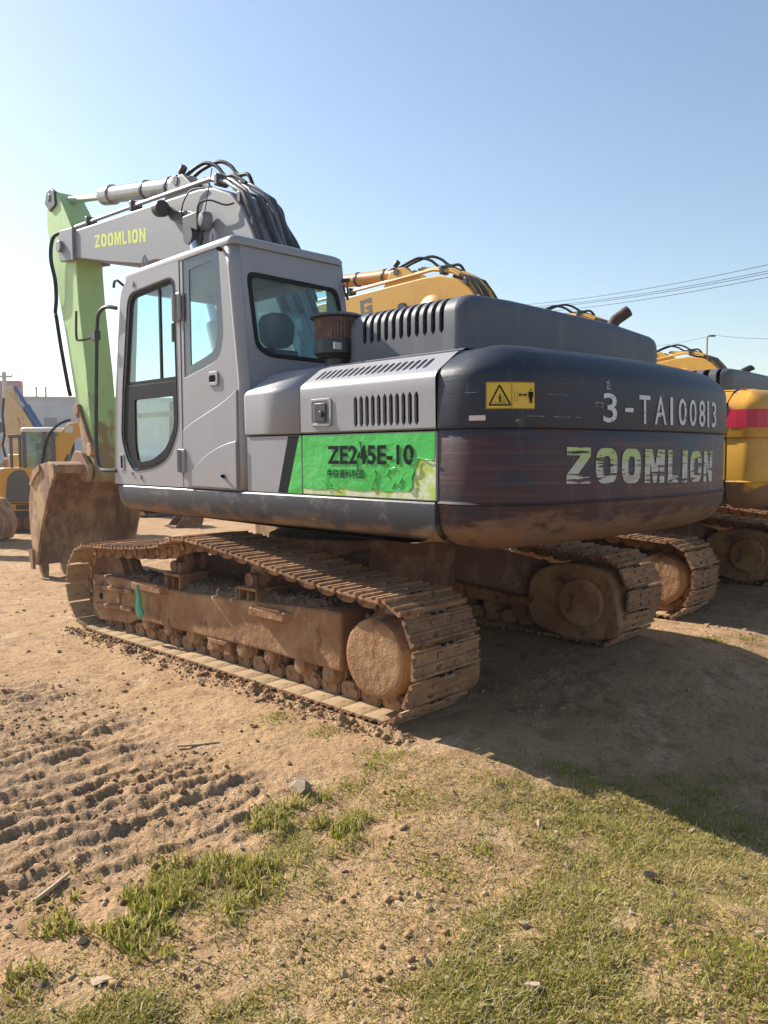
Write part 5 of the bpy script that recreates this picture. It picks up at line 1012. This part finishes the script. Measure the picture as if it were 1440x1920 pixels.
def gpx(px, py):
    d = Fv * math.cos(PITCH) + Vector((0, 0, math.sin(PITCH))); u = Vector((0, 0, math.cos(PITCH))) - Fv * math.sin(PITCH); v = d + Rv * ((px - 720) / 1474.43) + u * ((960 - py) / 1474.43); t = -CAM.z / v.z; return CAM.x + v.x * t, CAM.y + v.y * t
for k, (a, c, r, lb) in enumerate(ST):
    x, y = gpx(a, c); dirt = 'clod' in lb
    stone(x, y, r * (.8 if dirt else .62), RKc if dirt else RK, k, lb, 'dirt_clod' if dirt else 'stone', 'dirt clod' if dirt else 'stone', 'clods on the churned dirt' if dirt else 'stones scattered on the grass', .3)
def stick(pts, r, label, mat='dry_twig'):
    q = MB(); q.tube([(x, y, gz(x, y) + h) for x, y, h in pts], [r, r * .9, r * .6][:len(pts)], 6); o = q.build('twig', mat); tag(o, label, 'twig')
mk('dry_twig', (.42, .31, .19), .9, 0, [dict(col=(.3, .2, .12), scale=20, lo=.5, hi=.7)])
a = gpx(62, 1690); c = gpx(125, 1645); stick([(*a, .012), ((a[0] + c[0]) / 2, (a[1] + c[1]) / 2, .008), (*c, .012)], .010, 'straight grey stick on the churned dirt at lower left')
a = gpx(330, 1408); c = gpx(410, 1400); stick([(*a, .012), ((a[0] + c[0]) / 2, (a[1] + c[1]) / 2, .004), (*c, .004)], .006, 'thin curved twig on the churned dirt left of the grey lump')
# loose crumbs: nobody could count them
def scatter(name, n, fn, lib_seed, mat, smin, smax):
    bm = bmesh.new(); bmesh.ops.create_icosphere(bm, subdivisions=1, radius=1); base = np.array([v.co[:] for v in bm.verts]); fac = np.array([[v.index for v in f.verts] for f in bm.faces]); bm.free()
    P = fn(n); n = len(P); g = rng; nv = len(base); sc = smin * (smax / smin) ** (g.random(n) ** 2.2)
    V = base[None] * (1 + g.uniform(-.5, .4, (n, nv, 1))) * sc[:, None, None] * g.uniform(.6, 1.3, (n, 1, 3)) * np.array([1, 1, .75])
    th = g.uniform(0, 6.28, n); cs, sn = np.cos(th), np.sin(th); X = V[..., 0] * cs[:, None] - V[..., 1] * sn[:, None]; Yv = V[..., 0] * sn[:, None] + V[..., 1] * cs[:, None]
    Z = V[..., 2] + (height(P[:, 0], P[:, 1]) + sc * .15)[:, None]; co = np.stack([X + P[:, :1], Yv + P[:, 1:2], Z], -1).reshape(-1, 3)
    F = (fac[None] + (np.arange(n) * nv)[:, None, None]).reshape(-1, 3); me = raw_mesh(name, co, [F]); o = place(name, me, mat); o['kind'] = 'stuff'; return o
def view_pts(n, rmin, rmax, half=30):
    r = rmin * (rmax / rmin) ** rng.random(n); a = fwd + np.radians(rng.uniform(-half, half, n)); return np.stack([CAM.x + r * np.cos(a), CAM.y + r * np.sin(a)], -1)
def keep_off(P): m = (np.abs(np.abs(P[:, 0]) - 1.27) < .31) & (np.abs(P[:, 1]) < 2.1); return P[~m]
def f1(n): P = keep_off(view_pts(n, 1.9, 14)); c = churn_amt(P[:, 0], P[:, 1]); k = rng.random(len(P)) < (.26 + .74 * c) * (1 - .93 * sst(.02, .3, grass_amt(P[:, 0], P[:, 1]))) * sst(.35, .6, fbm(P[:, 0], P[:, 1], 3, 3, 61)); return P[k]
def f2(n): P = keep_off(view_pts(n, 1.9, 12)); k = rng.random(len(P)) < sst(.45, .6, fbm(P[:, 0], P[:, 1], 2, 3, 63)) * .8; return P[k]
def f3(n): y = rng.uniform(-2.0, 2.1, n); x = -1.66 + rng.normal(0, .06, n); x = np.minimum(x, -1.585); return np.stack([x, y], -1)
tag(scatter('soil_crumbs', 24000, f1, 1, 'dirt_clod', .003, .020), 'crumbled brown soil strewn over the churned dirt', 'soil crumbs')
tag(scatter('gravel', 7000, f2, 2, 'pale_stone', .003, .011), 'fine pale gravel strewn over the dirt and grass', 'gravel')
tag(scatter('track_side_crumbs', 1300, f3, 3, 'dirt_clod', .005, .022), 'row of crumbled soil along the foot of the near track', 'soil crumbs')
# grass
def blades(name, P, hmin, hmax, cols, label, lean=.5, wid=.0035):
    n = len(P); g = rng; h = hmin + (hmax - hmin) * g.random(n) ** 1.6; th = g.uniform(0, 6.28, n); L = g.uniform(.15, 1, n) * lean; wd = wid * g.uniform(.6, 1.3, n)
    d = np.stack([np.cos(th), np.sin(th)], -1); sd = np.stack([-d[:, 1], d[:, 0]], -1); z0 = height(P[:, 0], P[:, 1]) - .004
    def row(t, w):
        off = d * (h * L * t ** 1.7)[:, None]; zz = z0 + h * t * (1 - .35 * L * t); a = P + off
        l = a - sd * (wd * w)[:, None]; r = a + sd * (wd * w)[:, None]; return np.stack([np.column_stack([l, zz]), np.column_stack([r, zz])], 1)
    V = np.concatenate([row(0, 1), row(.5, .85), row(1, .12)], 1); co = V.reshape(-1, 3); i = (np.arange(n) * 6)[:, None]
    F = np.concatenate([i + np.array([[0, 1, 3, 2]]), i + np.array([[2, 3, 5, 4]])]); me = raw_mesh(name, co, [F])
    ci = np.array(cols)[g.choice(len(cols), n, p=None)]; ci = ci * g.uniform(.75, 1.25, (n, 1)); at = me.color_attributes.new('tint', 'FLOAT_COLOR', 'POINT')
    at.data.foreach_set('color', np.repeat(np.column_stack([ci, np.ones(n)]), 6, 0).astype(np.float32).ravel()); o = place(name, me, 'grass_blade'); o['kind'] = 'stuff'; tag(o, label, 'grass'); return o
def grass_mat():
    m = bpy.data.materials.new('grass_blade'); m.use_nodes = True; MAT['grass_blade'] = m; N = m.node_tree.nodes; L = m.node_tree.links; b = N['Principled BSDF']; a = N.new('ShaderNodeAttribute'); a.attribute_name = 'tint'; L.new(a.outputs['Color'], b.inputs['Base Color']); b.inputs['Roughness'].default_value = .6; b.inputs['Specular IOR Level'].default_value = .25
    tr = N.new('ShaderNodeBsdfTranslucent'); L.new(a.outputs['Color'], tr.inputs[0]); mx = N.new('ShaderNodeMixShader'); mx.inputs[0].default_value = .45; L.new(b.outputs[0], mx.inputs[1]); L.new(tr.outputs[0], mx.inputs[2]); L.new(mx.outputs[0], N['Material Output'].inputs[0])
grass_mat()
GREEN = [(.19, .22, .03), (.24, .26, .035), (.29, .29, .04), (.33, .30, .055), (.38, .32, .09)]; DRY = [(.42, .34, .13), (.50, .40, .19), (.38, .32, .09), (.30, .28, .07)]
def gpts(n, thr, pw, rmax=7):
    P = keep_off(view_pts(n, 1.85, rmax, 29)); g = grass_amt(P[:, 0], P[:, 1]); cl = fbm(P[:, 0], P[:, 1], 5, 3, 71); k = rng.random(len(P)) < (g ** pw) * sst(thr, thr + .2, cl); return P[k]
blades('dry_grass', gpts(420000, .22, .8), .006, .026, DRY, 'short dry yellowish grass covering the lower right ground', 1.3, .0022)
blades('green_grass', gpts(170000, .40, 1.2), .008, .030, GREEN, 'sparse green grass tufts growing through the dry grass', .8, .0025)
# lusher strip along the border with the churned dirt
bx = [gpx(*q) for q in ((40, 1800), (130, 1745), (250, 1700), (330, 1670), (420, 1625), (500, 1575), (560, 1540), (620, 1545))]
def strip(n):
    t = rng.random(n) * (len(bx) - 1); i = t.astype(int); f = (t - i)[:, None]; B = np.array(bx); P = B[i] * (1 - f) + B[i + 1] * f; P = P + rng.normal(0, .13, (n, 2)) + np.array([.03, -.06]); k = rng.random(n) < sst(.45, .60, fbm(P[:, 0], P[:, 1], 6.5, 3, 91)); return P[k]
blades('grass_strip', strip(13000), .015, .062, GREEN + DRY[:2], 'lush green grass strip bordering the churned dirt', .9, .0035)
def tufts(c, n, s): B = np.array([gpx(*q) for q in c]); i = rng.integers(0, len(c), n); return B[i] + rng.normal(0, s, (n, 2))
blades('grass_tuft', tufts([(515, 1355), (605, 1378), (700, 1440), (830, 1640), (1330, 1200), (1400, 1195), (1120, 1520), (1160, 1560), (940, 1460), (660, 1480), (760, 1500), (1060, 1480), (720, 1420), (900, 1590)], 2600, .06), .010, .04, GREEN, 'small green tufts dotted over bare dirt near the track', .9, .003)
blades('dead_stalks', gpts(9000, .3, .6), .03, .085, [(.52, .43, .26), (.44, .35, .19), (.58, .50, .33)], 'pale dead grass stalks lying over the short grass', 1.6, .0011)
blades('leaf_litter', gpts(5000, .35, .5), .010, .022, [(.40, .28, .15), (.50, .38, .22), (.30, .20, .11)], 'dry leaf scraps strewn between the grass blades', 1.9, .0075)
def corner(n): c = np.array(gpx(1400, 1830)); P = c + rng.normal(0, .16, (n, 2)); return P
blades('corner_grass', corner(2200), .015, .05, GREEN + [(.30, .30, .08)], 'longer yellow green grass in the lower right corner', .9, .0024)
